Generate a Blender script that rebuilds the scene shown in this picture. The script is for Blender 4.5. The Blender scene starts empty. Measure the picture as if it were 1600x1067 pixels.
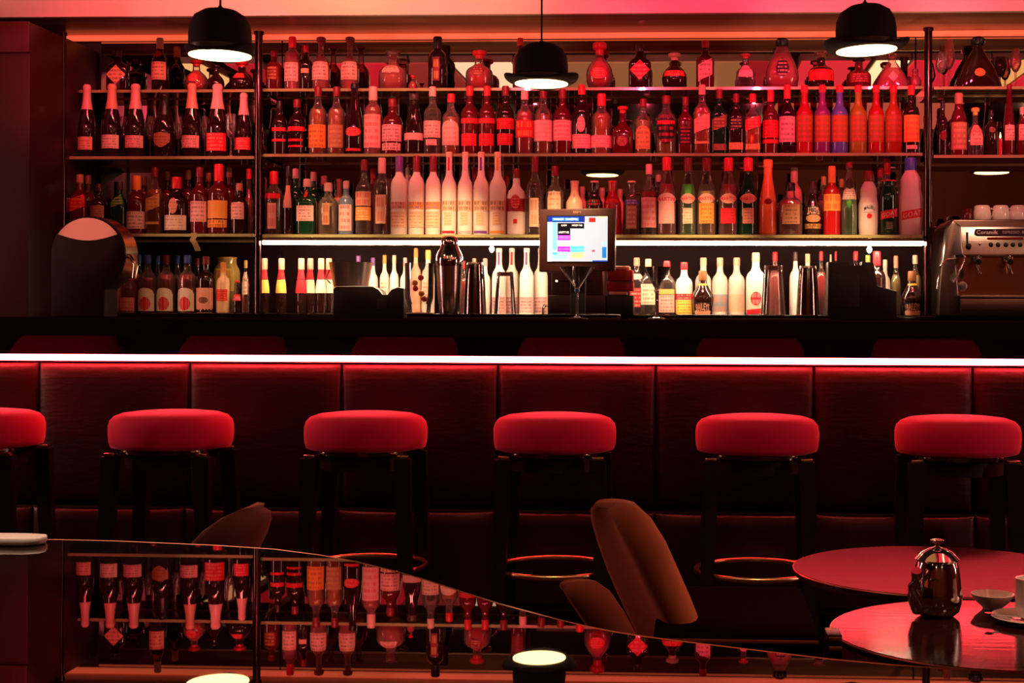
import bpy, bmesh, math, random
from mathutils import Vector, Matrix
random.seed(7)
S = bpy.context.scene
C = S.collection
PI = math.pi

# ---------------------------------------------------------------- camera
F_PX, CX, CY = 2300.0, 973.0, 490.0
PSI, RHO, EYE = math.radians(2.8), math.radians(0.21), 1.13
FW = Vector((-math.sin(PSI), math.cos(PSI), 0))
R0 = Vector((math.cos(PSI), math.sin(PSI), 0)); U0 = Vector((0, 0, 1))
RT = R0*math.cos(RHO) + U0*math.sin(RHO)
UP = -R0*math.sin(RHO) + U0*math.cos(RHO)
CAM = Vector((0, 0, EYE))
cd = bpy.data.cameras.new('camera'); cam = bpy.data.objects.new('camera', cd); C.objects.link(cam)
M = Matrix((RT, UP, -FW)).transposed().to_4x4(); M.translation = CAM
cam.matrix_world = M
cd.sensor_width = 36; cd.lens = 36*F_PX/1600
cd.shift_x = -(CX-800)/1600; cd.shift_y = -(533.5-CY)/1600
cd.clip_start = 0.02; cd.clip_end = 60
cd.dof.use_dof = False
S.camera = cam

def ray(px, py): return FW + RT*((px-CX)/F_PX) + UP*((CY-py)/F_PX)
def P(px, py, Y):
    d = ray(px, py); return CAM + d*(Y/d.y)
def PZ(px, py, z):
    d = ray(px, py); return CAM + d*((z-EYE)/d.z)
def XP(px, Y, py=490): return P(px, py, Y).x
def ZP(py, Y, px=925): return P(px, py, Y).z
def LEN(n, p): return n*((p-CAM).dot(FW))/F_PX

# ---------------------------------------------------------------- exposure, world, lights
S.view_settings.view_transform = 'Standard'; S.view_settings.look = 'None'
S.view_settings.exposure = 0.0; S.view_settings.gamma = 1.0
S.view_settings.use_curve_mapping = False
w = bpy.data.worlds.new('World'); S.world = w; w.use_nodes = True
w.node_tree.nodes['Background'].inputs[0].default_value = (0.5, 0.06, 0.05, 1)
w.node_tree.nodes['Background'].inputs[1].default_value = 0.012
cy = S.cycles
cy.max_bounces = 10; cy.diffuse_bounces = 3; cy.glossy_bounces = 6; cy.transmission_bounces = 9
cy.transparent_max_bounces = 22
cy.caustics_reflective = False; cy.caustics_refractive = False
cy.sample_clamp_indirect = 4.0; cy.blur_glossy = 0.5
cy.use_denoising = True

RED = (1, 0.03, 0.10); PINK = (1, 0.062, 0.13); WARM = (1, 0.62, 0.28)
def spot(loc, tgt, power, col, ang=60, rad=0.04, blend=0.6):
    l = bpy.data.lights.new('spotlight', 'SPOT'); l.energy = power; l.color = col
    l.spot_size = math.radians(ang); l.spot_blend = blend; l.shadow_soft_size = rad
    o = bpy.data.objects.new('spotlight', l); C.objects.link(o); o.location = loc
    o.rotation_euler = (Vector(tgt)-Vector(loc)).to_track_quat('-Z', 'Y').to_euler(); return o
def area(loc, tgt, power, col, sx, sy):
    l = bpy.data.lights.new('area_light', 'AREA'); l.energy = power; l.color = col
    l.shape = 'RECTANGLE'; l.size = sx; l.size_y = sy
    o = bpy.data.objects.new('area_light', l); C.objects.link(o); o.location = loc
    o.rotation_euler = (Vector(tgt)-Vector(loc)).to_track_quat('-Z', 'Y').to_euler(); return o
def point(loc, power, col, rad=0.03):
    l = bpy.data.lights.new('added_sparkle_light', 'POINT'); l.energy = power; l.color = col; l.shadow_soft_size = rad
    o = bpy.data.objects.new('added_sparkle_light', l); C.objects.link(o); o.location = loc; return o

Z_CEIL = EYE+1.62
# red stage spots along the ceiling, aimed at the bottles
for i, px in enumerate((130, 420, 690, 960, 1230, 1500)):
    X = XP(px, 6.1)
    tot = 95 if px > 300 else 42
    spot((X*0.86, 4.35, EYE+1.20), (X, 6.1, EYE+0.86), tot, PINK, 30, 0.015, 0.9)
# warm spots added to brighten the lower shelf and the counter
for i, px in enumerate((330, 520, 700, 880, 1090, 1300, 1530)):
    X = XP(px, 6.0)
    spot((X*0.95, 4.98, EYE+1.45), (X, 6.0, EYE+0.12), (50, 250, 330, 310, 310, 290, 40)[i], (1, .60, .32), 22, 0.015, 1.0)
# narrow spots added only to brighten the foot rings
for px, pw in ((572, 20), (867, 60), (1183, 70)):
    X = XP(px, 4.7, 890); spot((X*.8, 2.9, Z_CEIL-.1), (X, 4.6, .30), pw, (1, .55, .3), 9, 0.05)
# unseen point lights added around the camera for sparkle in glass and metal
for x, y, pw in ((-1.6, .2, 1.6), (-.5, -1.2, 4.5), (.6, .1, 1.8), (1.9, -1.2, 4.5), (2.6, 1.0, 1.6), (-2.6, 1.5, 1.2), (.1, 2.3, .6)):
    point((x, y, Z_CEIL-.08), pw, (1, .5, .3), .035)
# tall area lights added out of view to draw upright streaks on bottles
area((-4.05, 4.55, EYE+.55), (0, 6.1, EYE+.5), 26, (1, .42, .34), .10, 1.5)
area((3.9, 3.6, EYE+.55), (0, 6.1, EYE+.5), 26, (1, .42, .34), .10, 1.5)
# wash on the fascia over the bar: red LEDs with two warm spills
for px, pw, col in ((60, 5, (1, .15, .06)), (210, 28, RED), (330, 14, (1, .2, .1)), (430, 20, (1, .45, .2)), (560, 18, PINK), (690, 20, (1, .42, .2)),
                    (860, 22, RED), (1050, 26, RED), (1240, 26, RED), (1420, 26, RED), (1590, 26, PINK)):
    spot((XP(px, 5.3), 5.02, Z_CEIL-0.06), (XP(px, 5.75), 5.88, EYE+1.30), pw, col, 100, 0.05, 1.0)
# dim warm-red fill over the lounge in front of the bar
area((1.3, 2.3, Z_CEIL-0.05), (1.6, 3.2, 0.5), 3.0, (1, .16, .09), 1.4, 1.0)
spot((-0.62, 0.9, Z_CEIL-0.1), (-0.47, 1.16, EYE-.18), 90, (1, .68, .5), 11, 0.02)  # added narrow spot, brightens the white card
spot((1.25, 1.5, Z_CEIL-0.1), (0.17, 2.8, 0.72), 210, (1, .42, .17), 14, 0.05)  # added spot, brings out the tan chair back
spot((1.6, 1.7, Z_CEIL-0.1), (0.66, 2.82, 0.55), 120, (1, .55, .38), 11, 0.02)  # spot added for the cup on the near table
for px in (690, 1345, 1570): spot((XP(px, 5.4), 5.40, EYE+.40), (XP(px, 5.9), 6.02, EYE+1.17), 9.0, WARM, 60, 0.02)  # upward spots added to warm the soffit
spot((XP(137, 5.4)*.8, 3.6, EYE+1.2), (XP(137, 5.4), 5.40, EYE+.27), 75, (1, .35, .25), 7, 0.02)  # added spot that lifts the badge of the draught column
# ---------------------------------------------------------------- materials
MATS = {}
def mat(name, col=(.5, .5, .5), rough=.5, metal=0., trans=0., emit=None, es=0., ior=1.45, sheen=0., stint=None, coat=0., spec=.5, alpha=1., bump=None):
    if name in MATS: return MATS[name]
    m = bpy.data.materials.new(name); m.use_nodes = True; MATS[name] = m
    b = m.node_tree.nodes['Principled BSDF']; I = b.inputs
    I['Base Color'].default_value = (*col, 1); I['Roughness'].default_value = rough; I['Metallic'].default_value = metal
    I['Transmission Weight'].default_value = trans; I['IOR'].default_value = ior
    I['Specular IOR Level'].default_value = spec
    if sheen: I['Sheen Weight'].default_value = sheen; I['Sheen Roughness'].default_value = .35; I['Sheen Tint'].default_value = (*(stint or col), 1)
    if coat: I['Coat Weight'].default_value = coat; I['Coat Roughness'].default_value = .03
    if emit: I['Emission Color'].default_value = (*emit, 1); I['Emission Strength'].default_value = es
    if bump:
        N = m.node_tree.nodes; L = m.node_tree.links
        tc = N.new('ShaderNodeTexCoord'); mp = N.new('ShaderNodeMapping'); nz = N.new('ShaderNodeTexNoise'); bp = N.new('ShaderNodeBump')
        mp.inputs['Scale'].default_value = bump[0]; nz.inputs['Scale'].default_value = 1.0; nz.inputs['Detail'].default_value = 4
        bp.inputs['Strength'].default_value = bump[1]; bp.inputs['Distance'].default_value = 0.004
        L.new(tc.outputs['Object'], mp.inputs['Vector']); L.new(mp.outputs[0], nz.inputs['Vector'])
        L.new(nz.outputs[0], bp.inputs['Height']); L.new(bp.outputs[0], I['Normal'])
        if len(bump) > 2:
            cr = N.new('ShaderNodeValToRGB'); cr.color_ramp.elements[0].position = .3; cr.color_ramp.elements[1].position = .7
            cr.color_ramp.elements[0].color = (*[c*bump[2] for c in col], 1); cr.color_ramp.elements[1].color = (*col, 1)
            L.new(nz.outputs[0], cr.inputs[0]); L.new(cr.outputs[0], I['Base Color'])
    return m

COL = dict(cream=(.85, .68, .5), white=(.85, .8, .75), pink=(.85, .42, .38), red=(.75, .02, .03), dred=(.22, .01, .015), orange=(.9, .3, .05),
           gold=(.7, .42, .12), yellow=(.9, .62, .12), black=(.012, .01, .012), dark=(.05, .02, .02), green=(.05, .25, .06), dgreen=(.01, .05, .02),
           blue=(.06, .12, .5), grey=(.35, .36, .4), purple=(.2, .06, .3), brown=(.2, .08, .03), salmon=(.85, .38, .25), peach=(.9, .55, .35), tan=(.45, .2, .1), rust=(.36, .075, .025))
def lab(col, ink='dark', pr=1):
    """label paper with rows of fine unreadable print"""
    k = 'label_%s_%s_%d' % (col, ink, pr)
    if k in MATS: return MATS[k]
    m = mat(k, COL[col], .45, spec=.3)
    if not pr: return m
    N = m.node_tree.nodes; L = m.node_tree.links
    uv = N.new('ShaderNodeUVMap'); sp = N.new('ShaderNodeSeparateXYZ'); L.new(uv.outputs[0], sp.inputs[0])
    def mth(op, a, b=None, c=None):
        n = N.new('ShaderNodeMath'); n.operation = op
        for i, v in enumerate((a, b, c)):
            if v is None: continue
            if isinstance(v, (int, float)): n.inputs[i].default_value = v
            else: L.new(v, n.inputs[i])
        return n.outputs[0]
    rows = 5 if pr == 1 else 2
    vv = mth('MULTIPLY', sp.outputs[1], rows); fl = mth('FLOOR', vv); fr = mth('FRACT', vv)
    cb = N.new('ShaderNodeCombineXYZ'); L.new(mth('MULTIPLY', sp.outputs[0], 26 if pr == 1 else 14), cb.inputs[0]); L.new(mth('MULTIPLY', fl, 7.3), cb.inputs[1])
    nz = N.new('ShaderNodeTexNoise'); nz.inputs['Scale'].default_value = 1; L.new(cb.outputs[0], nz.inputs['Vector'])
    a = mth('GREATER_THAN', nz.outputs[0], .47)
    b = mth('COMPARE', fr, .5, .25 if pr == 1 else .33)
    c = mth('COMPARE', sp.outputs[0], .5, .36)
    f = mth('MULTIPLY', mth('MULTIPLY', a, b), mth('MULTIPLY', c, .55))
    mx = N.new('ShaderNodeMix'); mx.data_type = 'RGBA'
    mx.inputs[6].default_value = (*COL[col], 1); mx.inputs[7].default_value = (*COL[ink], 1)
    L.new(f, mx.inputs[0]); L.new(mx.outputs[2], N['Principled BSDF'].inputs['Base Color'])
    return m
def paint(col): return mat('paint_'+col, COL[col], .35)
def glassy(name, col, dens=.45, rough=.05, tint=None):
    """thin tinted glass: clear where you look straight through, glossy and coloured towards the rims"""
    if name in MATS: return MATS[name]
    m = mat(name, col, rough, ior=1.5, spec=.6)
    N = m.node_tree.nodes; L = m.node_tree.links
    tr = N.new('ShaderNodeBsdfTransparent'); mx = N.new('ShaderNodeMixShader'); lw = N.new('ShaderNodeLayerWeight'); lw.inputs[0].default_value = .35
    tc = tint or tuple(min(1, .25+.85*c) for c in col); tr.inputs[0].default_value = (*tc, 1)
    mr = N.new('ShaderNodeMapRange'); mr.inputs[3].default_value = dens; mr.inputs[4].default_value = min(1, dens+.4)
    L.new(lw.outputs['Facing'], mr.inputs[0]); L.new(mr.outputs[0], mx.inputs[0])
    L.new(tr.outputs[0], mx.inputs[1]); L.new(N['Principled BSDF'].outputs[0], mx.inputs[2])
    gl = N.new('ShaderNodeBsdfGlossy'); gl.inputs['Roughness'].default_value = min(rough, .07); gl.inputs[0].default_value = (1, 1, 1, 1)
    fr = N.new('ShaderNodeFresnel'); fr.inputs[0].default_value = 1.5; m2 = N.new('ShaderNodeMixShader')
    L.new(fr.outputs[0], m2.inputs[0]); L.new(mx.outputs[0], m2.inputs[1]); L.new(gl.outputs[0], m2.inputs[2])
    L.new(m2.outputs[0], N['Material Output'].inputs[0]); return m
GL = {
 'clear': lambda: glassy('clear_glass', (.50, .38, .35), .05, .03, tint=(.96, .94, .92)),
 'crystal': lambda: glassy('crystal_glass', (.85, .72, .68), .025, .03, tint=(1, .985, .97)),
 'pinkg': lambda: glassy('pink_tinted_glass', (.55, .20, .20), .18, .03, tint=(1, .75, .74)),
 'amber': lambda: glassy('amber_spirit_glass', (.55, .15, .04), .5, tint=(.9, .35, .1)),
 'redg': lambda: glassy('red_spirit_glass', (.50, .012, .02), .7, tint=(.8, .05, .06)),
 'ruby': lambda: glassy('ruby_glass', (.75, .05, .06), .5, tint=(.95, .15, .15)),
 'dark': lambda: mat('dark_bottle_glass', (.020, .006, .006), .06, coat=.6),
 'maroon': lambda: mat('maroon_bottle_glass', (.10, .006, .01), .08, coat=.5),
 'dgreen': lambda: mat('dark_green_bottle_glass', (.006, .035, .014), .07, coat=.5),
 'green': lambda: glassy('green_bottle_glass', (.10, .55, .04), .6, tint=(.3, .9, .2)),
 'olive': lambda: glassy('olive_gold_glass', (.5, .38, .08), .45, tint=(.8, .7, .3)),
 'yellow': lambda: glassy('pale_yellow_glass', (.95, .62, .18), .5, tint=(1, .8, .4)),
 'frost': lambda: mat('frosted_glass', (.95, .82, .70), .5),
 'white': lambda: mat('white_coated_glass', (.8, .66, .55), .4),
 'bluegrey': lambda: mat('blue_grey_glass', (.14, .18, .24), .15),
 'cream': lambda: mat('cream_syrup_glass', (.8, .5, .25), .2),
 'c_red': lambda: mat('red_sleeve_glass', (.40, .008, .010), .2, coat=.4), 'c_purple': lambda: mat('purple_sleeve_glass', (.20, .02, .16), .2, coat=.4),
 'c_blue': lambda: mat('blue_sleeve_glass', (.10, .09, .42), .2, coat=.4), 'c_olive': lambda: mat('olive_sleeve_glass', (.32, .16, .02), .25),
 'c_orange': lambda: mat('orange_sleeve_glass', (.38, .045, .010), .2, coat=.4), 'peach': lambda: mat('peach_coated_glass', (.9, .45, .28), .35),
 'orange': lambda: mat('orange_lacquered_glass', (.95, .22, .06), .22, coat=.5),
}
LIQ = {
 'clear': None and 0, 'pinkg': lambda: glassy('rose_liquid', (.80, .30, .28), .38, .2, tint=(1, .5, .5)),
 'amber': lambda: glassy('amber_liquid', (.62, .16, .03), .62, .12, tint=(.95, .35, .08)), 'redg': lambda: glassy('red_liquid', (.55, .012, .02), .8, .12, tint=(.8, .05, .06)),
 'ruby': lambda: glassy('ruby_liquid', (.80, .04, .06), .6, .12, tint=(1, .12, .14)), 'green': lambda: glassy('green_liquid', (.06, .75, .03), .95, .12, tint=(.3, .9, .2)),
 'olive': lambda: glassy('olive_gold_liquid', (.6, .45, .08), .5, .12, tint=(.9, .75, .3)), 'yellow': lambda: glassy('pale_yellow_liquid', (1, .66, .2), .55, .12, tint=(1, .8, .4)),
}
CHROME = mat('polished_chrome', (.8, .78, .76), .09, 1)
STEEL = mat('brushed_steel', (.55, .53, .52), .3, 1, bump=((3, 3, 300), .15))
BRASS = mat('polished_brass', (.9, .62, .32), .28, 1)
SATIN = mat('satin_chrome', (.75, .66, .62), .22, 1)
BLACKGLOSS = mat('black_gloss_lacquer', (.004, .003, .003), .05, coat=.25, spec=.3)
BLACKMATT = mat('black_matt', (.012, .008, .008), .5)
BLACKWOOD = mat('black_stained_wood', (.010, .006, .006), .35, bump=((8, 8, 60), .2))
CHINA = mat('white_china', (.85, .78, .7), .12, coat=.6)

# ---------------------------------------------------------------- objects
def tagp(o, label=None, cat=None, group=None, kind=None):
    if label: o['label'] = label
    if cat: o['category'] = cat
    if group: o['group'] = group
    if kind: o['kind'] = kind
    return o
def thing(name, loc, label, cat, group=None, rz=0):
    o = bpy.data.objects.new(name, None); C.objects.link(o); o.location = loc; o.rotation_euler = (0, 0, rz)
    o.empty_display_size = .05
    return tagp(o, label, cat, group)
class MB:
    def __init__(s): s.v = []; s.f = []; s.uv = {}; s.sm = True
    def add(s, vs, fs):
        n = len(s.v); s.v += [tuple(v) for v in vs]; s.f += [tuple(i+n for i in f) for f in fs]; return s
    def box(s, x0, x1, y0, y1, z0, z1, bev=0., seg=2):
        bm = bmesh.new(); bmesh.ops.create_cube(bm, size=1)
        for v in bm.verts: v.co = Vector(((x0+x1)/2+v.co.x*(x1-x0), (y0+y1)/2+v.co.y*(y1-y0), (z0+z1)/2+v.co.z*(z1-z0)))
        if bev: bmesh.ops.bevel(bm, geom=bm.edges[:], offset=bev, segments=seg, affect='EDGES', profile=.5)
        bm.verts.index_update(); s.add([v.co for v in bm.verts], [[v.index for v in f.verts] for f in bm.faces]); bm.free(); return s
    def lathe(s, prof, n=20, c=(0, 0, 0), sq=None, dy=1., close=True):
        """prof (r,z); sq: list of superellipse exponents per ring"""
        vs = []; fs = []
        for k, (r, z) in enumerate(prof):
            e = sq[k] if sq else 2
            for i in range(n):
                t = 2*PI*(i+.5)/n; ct, st = math.cos(t), math.sin(t)
                q = r/((abs(ct)**e+abs(st)**e)**(1/e)) if e != 2 else r
                vs.append((c[0]+q*ct, c[1]+q*st*(dy if e == 2 or dy == 1 else dy), c[2]+z))
        for k in range(len(prof)-1):
            for i in range(n):
                a = k*n+i; b = k*n+(i+1) % n; fs.append((a, b, b+n, a+n))
        if close:
            fs.append(tuple(range(n-1, -1, -1))); fs.append(tuple((len(prof)-1)*n+i for i in range(n)))
        return s.add(vs, fs)
    def tube(s, pts, r, n=8, rs=None, closed=False):
        pts = [Vector(p) for p in pts]; m = len(pts); vs = []; fs = []; ref = Vector((0, 0, 1))
        for k, p in enumerate(pts):
            if closed: t = (pts[(k+1) % m]-pts[k-1]).normalized()
            else: t = (pts[min(k+1, m-1)]-pts[max(k-1, 0)]).normalized()
            rf = ref if abs(t.dot(ref)) < .95 else Vector((1, 0, 0))
            a = t.cross(rf).normalized(); b = a.cross(t).normalized(); q = rs[k] if rs else r
            for i in range(n):
                th = 2*PI*i/n; vs.append(p+a*q*math.cos(th)+b*q*math.sin(th))
        for k in range(m if closed else m-1):
            for i in range(n):
                a0 = k*n+i; b0 = k*n+(i+1) % n; k2 = ((k+1) % m)*n
                fs.append((a0, b0, k2+(i+1) % n, k2+i))
        if not closed: fs.append(tuple(range(n-1, -1, -1))); fs.append(tuple((m-1)*n+i for i in range(n)))
        return s.add(vs, fs)
    def prism(s, poly, a0, a1, axis='z', bev=0., seg=2):
        """closed polygon extruded along axis (polygon in the two other axes, in order)"""
        bm = bmesh.new()
        def pt(u, v, a): return {'z': (u, v, a), 'y': (u, a, v), 'x': (a, u, v)}[axis]
        vs = [bm.verts.new(pt(u, v, a0)) for u, v in poly]
        f = bm.faces.new(vs); r = bmesh.ops.extrude_face_region(bm, geom=[f])
        d = Vector(pt(0, 0, a1-a0))
        for g in r['geom']:
            if isinstance(g, bmesh.types.BMVert): g.co += d
        bmesh.ops.recalc_face_normals(bm, faces=bm.faces[:])
        if bev:
            ed = [e for e in bm.edges if len(e.link_faces) == 2 and e.calc_face_angle(0) > .6]
            bmesh.ops.bevel(bm, geom=ed, offset=bev, segments=seg, affect='EDGES', profile=.5)
        bm.verts.index_update(); s.add([v.co for v in bm.verts], [[v.index for v in f.verts] for f in bm.faces]); bm.free(); return s
    def build(s, name, m, parent=None, smooth=True, ang=40):
        me = bpy.data.meshes.new(name); me.from_pydata(s.v, [], s.f); me.materials.append(m)
        bm = bmesh.new(); bm.from_mesh(me); bmesh.ops.recalc_face_normals(bm, faces=bm.faces[:])
        if smooth:
            lim = math.radians(ang)
            for f in bm.faces: f.smooth = True
            for e in bm.edges:
                if len(e.link_faces) == 2 and e.calc_face_angle(0) > lim: e.smooth = False
        bm.to_mesh(me); bm.free()
        if s.uv:
            ul = me.uv_layers.new(name='UVMap')
            for l in me.loops: ul.data[l.index].uv = s.uv.get(l.vertex_index, (0, 0))
        o = bpy.data.objects.new(name, me); C.objects.link(o)
        if parent: o.parent = parent
        return o
def struct(name, mb, m, parent=None, **k):
    o = mb.build(name, m, parent, **k)
    if not parent: o['kind'] = 'structure'
    return o
TXT = {}
def text_geo(s):
    if s in TXT: return TXT[s]
    cu = bpy.data.curves.new('lettering', 'FONT'); cu.body = s; cu.size = 1; cu.resolution_u = 2; cu.offset = .012
    o = bpy.data.objects.new('lettering', cu); me = bpy.data.meshes.new_from_object(o)
    vs = [v.co.copy() for v in me.vertices]; fs = [tuple(p.vertices) for p in me.polygons]
    x0 = min(v.x for v in vs); x1 = max(v.x for v in vs); y0 = min(v.y for v in vs); y1 = max(v.y for v in vs)
    W = x1-x0; H = y1-y0
    out = [((v.x-x0)/W-.5, (v.y-y0)/H-.5) for v in vs], fs, W/H
    bpy.data.objects.remove(o); bpy.data.curves.remove(cu); bpy.data.meshes.remove(me)
    TXT[s] = out; return out
def flat_text(s, w, h, loc, m, parent, name='lettering', slant=0.):
    vs, fs, _ = text_geo(s); mb = MB()
    mb.add([(loc[0]+x*w, loc[1], loc[2]+y*h+x*w*slant) for x, y in vs], fs)
    return mb.build(name, m, parent, smooth=False)

# ---------------------------------------------------------------- bottles
PROF = {
 'std': ([(.86, 0), (.97, .012), (1, .03), (1, .56), (.97, .61), (.82, .67), (.52, .715), (.36, .76), (.33, .82), (.32, .97), (.30, 1)], .86),
 'wine': ([(.9, 0), (1, .02), (1, .55), (.9, .62), (.62, .69), (.40, .74), (.34, .80), (.33, .97), (.3, 1)], .80),
 'champ': ([(.9, 0), (1, .02), (1, .40), (.95, .48), (.80, .58), (.55, .70), (.40, .80), (.34, .90), (.36, .96), (.30, 1)], .66),
 'hock': ([(.9, 0), (1, .02), (1, .38), (.92, .48), (.66, .66), (.42, .82), (.34, .92), (.34, .97), (.30, 1)], .93),
 'vodka': ([(.95, 0), (1, .015), (1, .60), (.97, .65), (.84, .70), (.62, .735), (.44, .755), (.38, .79), (.37, .98), (.34, 1)], .80),
 'tall': ([(.95, 0), (1, .015), (1, .54), (.97, .59), (.85, .64), (.62, .68), (.42, .72), (.34, .80), (.34, .98), (.30, 1)], .94),
 'jug': ([(.88, 0), (1, .04), (1, .40), (.96, .48), (.82, .55), (.55, .60), (.32, .65), (.28, .72), (.28, .84), (.26, .86)], .80),
 'round': ([(.55, 0), (.80, .05), (.98, .18), (1, .30), (.92, .44), (.70, .55), (.42, .62), (.28, .68), (.26, .84), (.26, .86)], .80),
 'cream': ([(.76, 0), (.82, .02), (.98, .30), (1, .38), (.92, .47), (.66, .58), (.44, .66), (.33, .74), (.27, .86), (.27, .98), (.25, 1)], .78),
 'verm': ([(.9, 0), (.98, .015), (1, .03), (1, .50), (.95, .57), (.78, .66), (.55, .74), (.42, .80), (.38, .86), (.37, .98), (.35, 1)], .83),
 'curvy': ([(.90, 0), (.97, .02), (1, .20), (1, .48), (.92, .54), (.84, .60), (.86, .66), (.82, .73), (.62, .79), (.42, .83), (.36, .88), (.36, .98), (.33, 1)], .84),
 'soda': ([(.9, 0), (1, .03), (1, .42), (.92, .50), (.70, .64), (.52, .76), (.44, .88), (.44, .98), (.42, 1)], .95),
 'jar': ([(.9, 0), (1, .03), (1, .72), (.94, .80), (.80, .86), (.76, .90), (.78, 1)], .98),
 'flare': ([(.9, 0), (1, .02), (1, .55), (.96, .61), (.70, .69), (.44, .75), (.38, .84), (.46, .98), (.46, 1)], .97),
 'tear': ([(.72, 0), (.90, .05), (1, .22), (.96, .36), (.76, .54), (.50, .70), (.28, .82), (.22, .86), (.22, .88)], .84),
 'tri': ([(1, 0), (1, .05), (.90, .22), (.70, .42), (.46, .60), (.26, .72), (.20, .76), (.18, .90), (.18, .92)], .84),
 'slim': ([(.9, 0), (1, .02), (1, .45), (.80, .55), (.55, .62), (.42, .70), (.40, .98), (.38, 1)], .85),
 'conic': ([(.84, 0), (.92, .01), (1, .05), (.98, .35), (.90, .48), (.70, .62), (.50, .76), (.42, .86), (.42, .99), (.40, 1)], .90),
}
SQUARE = {}
REG = []
def bottle(px, w, top, base_z, Y, shape, glass, cap, labels, label, cat='bottle', group=None, sq=0, dy=1., rows=20, name=None, capf=None, extra=None):
    pt = P(px, top, Y)
    H = pt.z-base_z; Rr = LEN(w/2*1.06, pt)
    X = pt.x
    nm = name or 'bottle'
    root = thing(nm, (X, Y, base_z), label, cat, group)
    REG.append([root, X, Y, Rr*(1.0 if dy == 1 else .75), base_z])
    prof, cz = PROF[shape]
    if capf is not None: cz = capf
    prof = [(r*1.13 if r < .46 else r, z) for r, z in prof]
    exps = None
    pr = [(r*Rr, z*H) for r, z in prof]
    if sq:
        exps = []
        for r, z in prof: exps.append(2 if r < .5 else (4.5 if r > .9 else 3))
    n = 24 if sq else 18
    mb = MB().lathe(pr, n, sq=exps, dy=dy)
    liq = LIQ.get(glass)
    if liq and shape != 'jar':
        mb.build('glass_body', GL['clear' if glass != 'pinkg' else 'pinkg'](), root, ang=60)
        fill = .70 if (int(px) % 3) else .62
        lp = [(r*Rr*.90, max(z, .02)*H) for r, z in prof if z <= fill]
        lx = exps[:len(lp)] if exps else None
        MB().lathe(lp, 16 if not sq else 24, sq=lx, dy=dy*.92).build('liquid', liq(), root, ang=60)
    else: mb.build('glass_body', GL[glass](), root, ang=60)
    def rad(z):
        f = z/H
        for k in range(len(prof)-1):
            if prof[k][1] <= f <= prof[k+1][1]:
                t = (f-prof[k][1])/max(1e-6, prof[k+1][1]-prof[k][1]); return Rr*(prof[k][0]*(1-t)+prof[k+1][0]*t)
        return Rr*prof[-1][0]
    def surf(u, z, arc, eps):
        th = u*arc; r = rad(z)
        s_, c_ = math.sin(th), math.cos(th)
        if sq and r > .5*Rr:
            e = 4.5 if r > .9*Rr else 3
            r = r/((abs(c_)**e+abs(s_)**e)**(1/e))
        r += eps
        return (r*s_, -r*c_*dy-(eps if dy != 1 else 0), z)
    if cap:
        rc = rad(cz*H+.001)*1.06+.0006
        z0 = cz*H; z1 = H
        if shape in ('jug', 'round'):   # ball / T cork stopper
            ps = [(rc*.9, z0), (rc*.95, z0+(z1-z0)*.4), (rc*1.45, z0+(z1-z0)*.48), (rc*1.6, z0+(z1-z0)*.66), (rc*1.5, z0+(z1-z0)*.9), (rc*1.0, z1)]
        elif shape in ('tear', 'tri'):
            ps = [(rc, z0), (rc*1.3, z0+(z1-z0)*.15), (rc*1.4, z0+(z1-z0)*.7), (rc*.9, z1)]
        elif shape == 'champ':
            ps = [(rad(z0)*1.03+.0008, z0), (rad(z0+(z1-z0)*.4)*1.04+.0008, z0+(z1-z0)*.4), (rad(z0+(z1-z0)*.8)*1.05+.0008, z0+(z1-z0)*.8), (rad(z1*.96)*1.22, z0+(z1-z0)*.86), (rad(z1)*1.3, z1-.004), (rad(z1)*.9, z1+.002)]
        else:
            ps = [(rc, z0), (rc*1.02, z0+(z1-z0)*.1), (rc*1.0, z0+(z1-z0)*.9), (rc*.86, z1+.001)]
        MB().lathe(ps, 14).build('foil' if shape == 'champ' else 'cap', paint(cap) if cap != 'glassy' else GL['pinkg'](), root, ang=50)
    d = (P(px, top, Y)-CAM).dot(FW)
    for L_ in labels:
        kind, y0, y1, wf, col = L_[:5]; ink = L_[5] if len(L_) > 5 else 'dark'; pflag = L_[6] if len(L_) > 6 else 1; txt = L_[7] if len(L_) > 7 else None
        zt = P(px, y0, Y).z-base_z; zb = P(px, y1, Y).z-base_z
        zt = min(zt, H*.995); zb = max(zb, .002)
        arc = math.asin(min(.97, wf)) if not sq else min(.97, wf)*.86
        nu, nv = 10, 4
        mb = MB(); vs = []; fs = []
        for i in range(nu+1):
            u = -1+2*i/nu
            if kind == 'oval': h = math.sqrt(max(0, 1-u*u)); lo, hi = .5-.5*h, .5+.5*h
            elif kind == 'diamond': h = 1-abs(u); lo, hi = .5-.5*h, .5+.5*h
            elif kind == 'slant': lo, hi = .0+.30*(u+1)/2, .70+.30*(u+1)/2
            elif kind == 'arch': lo, hi = 0, .72+.28*math.sqrt(max(0, 1-u*u))
            elif kind == 'shield': lo, hi = .45*abs(u)**1.6, 1-.1*abs(u)
            elif kind == 'lens': h = 1-u*u; lo, hi = .5-.5*h, .5+.5*h
            else: lo, hi = 0, 1
            for j in range(nv+1):
                v = lo+(hi-lo)*j/nv; vs.append(surf(u, zb+(zt-zb)*v, arc, .0009)); mb.uv[len(vs)-1] = ((u+1)/2, v)
        for i in range(nu):
            for j in range(nv):
                a = i*(nv+1)+j; fs.append((a, a+nv+1, a+nv+2, a+1))
        mb.add(vs, fs)
        lo_ = mb.build('neck_label' if (zt+zb)/2 > .66*H else 'paper_label', lab(col, ink, pflag), root)
        for pp in lo_.data.polygons:
            pass
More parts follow.
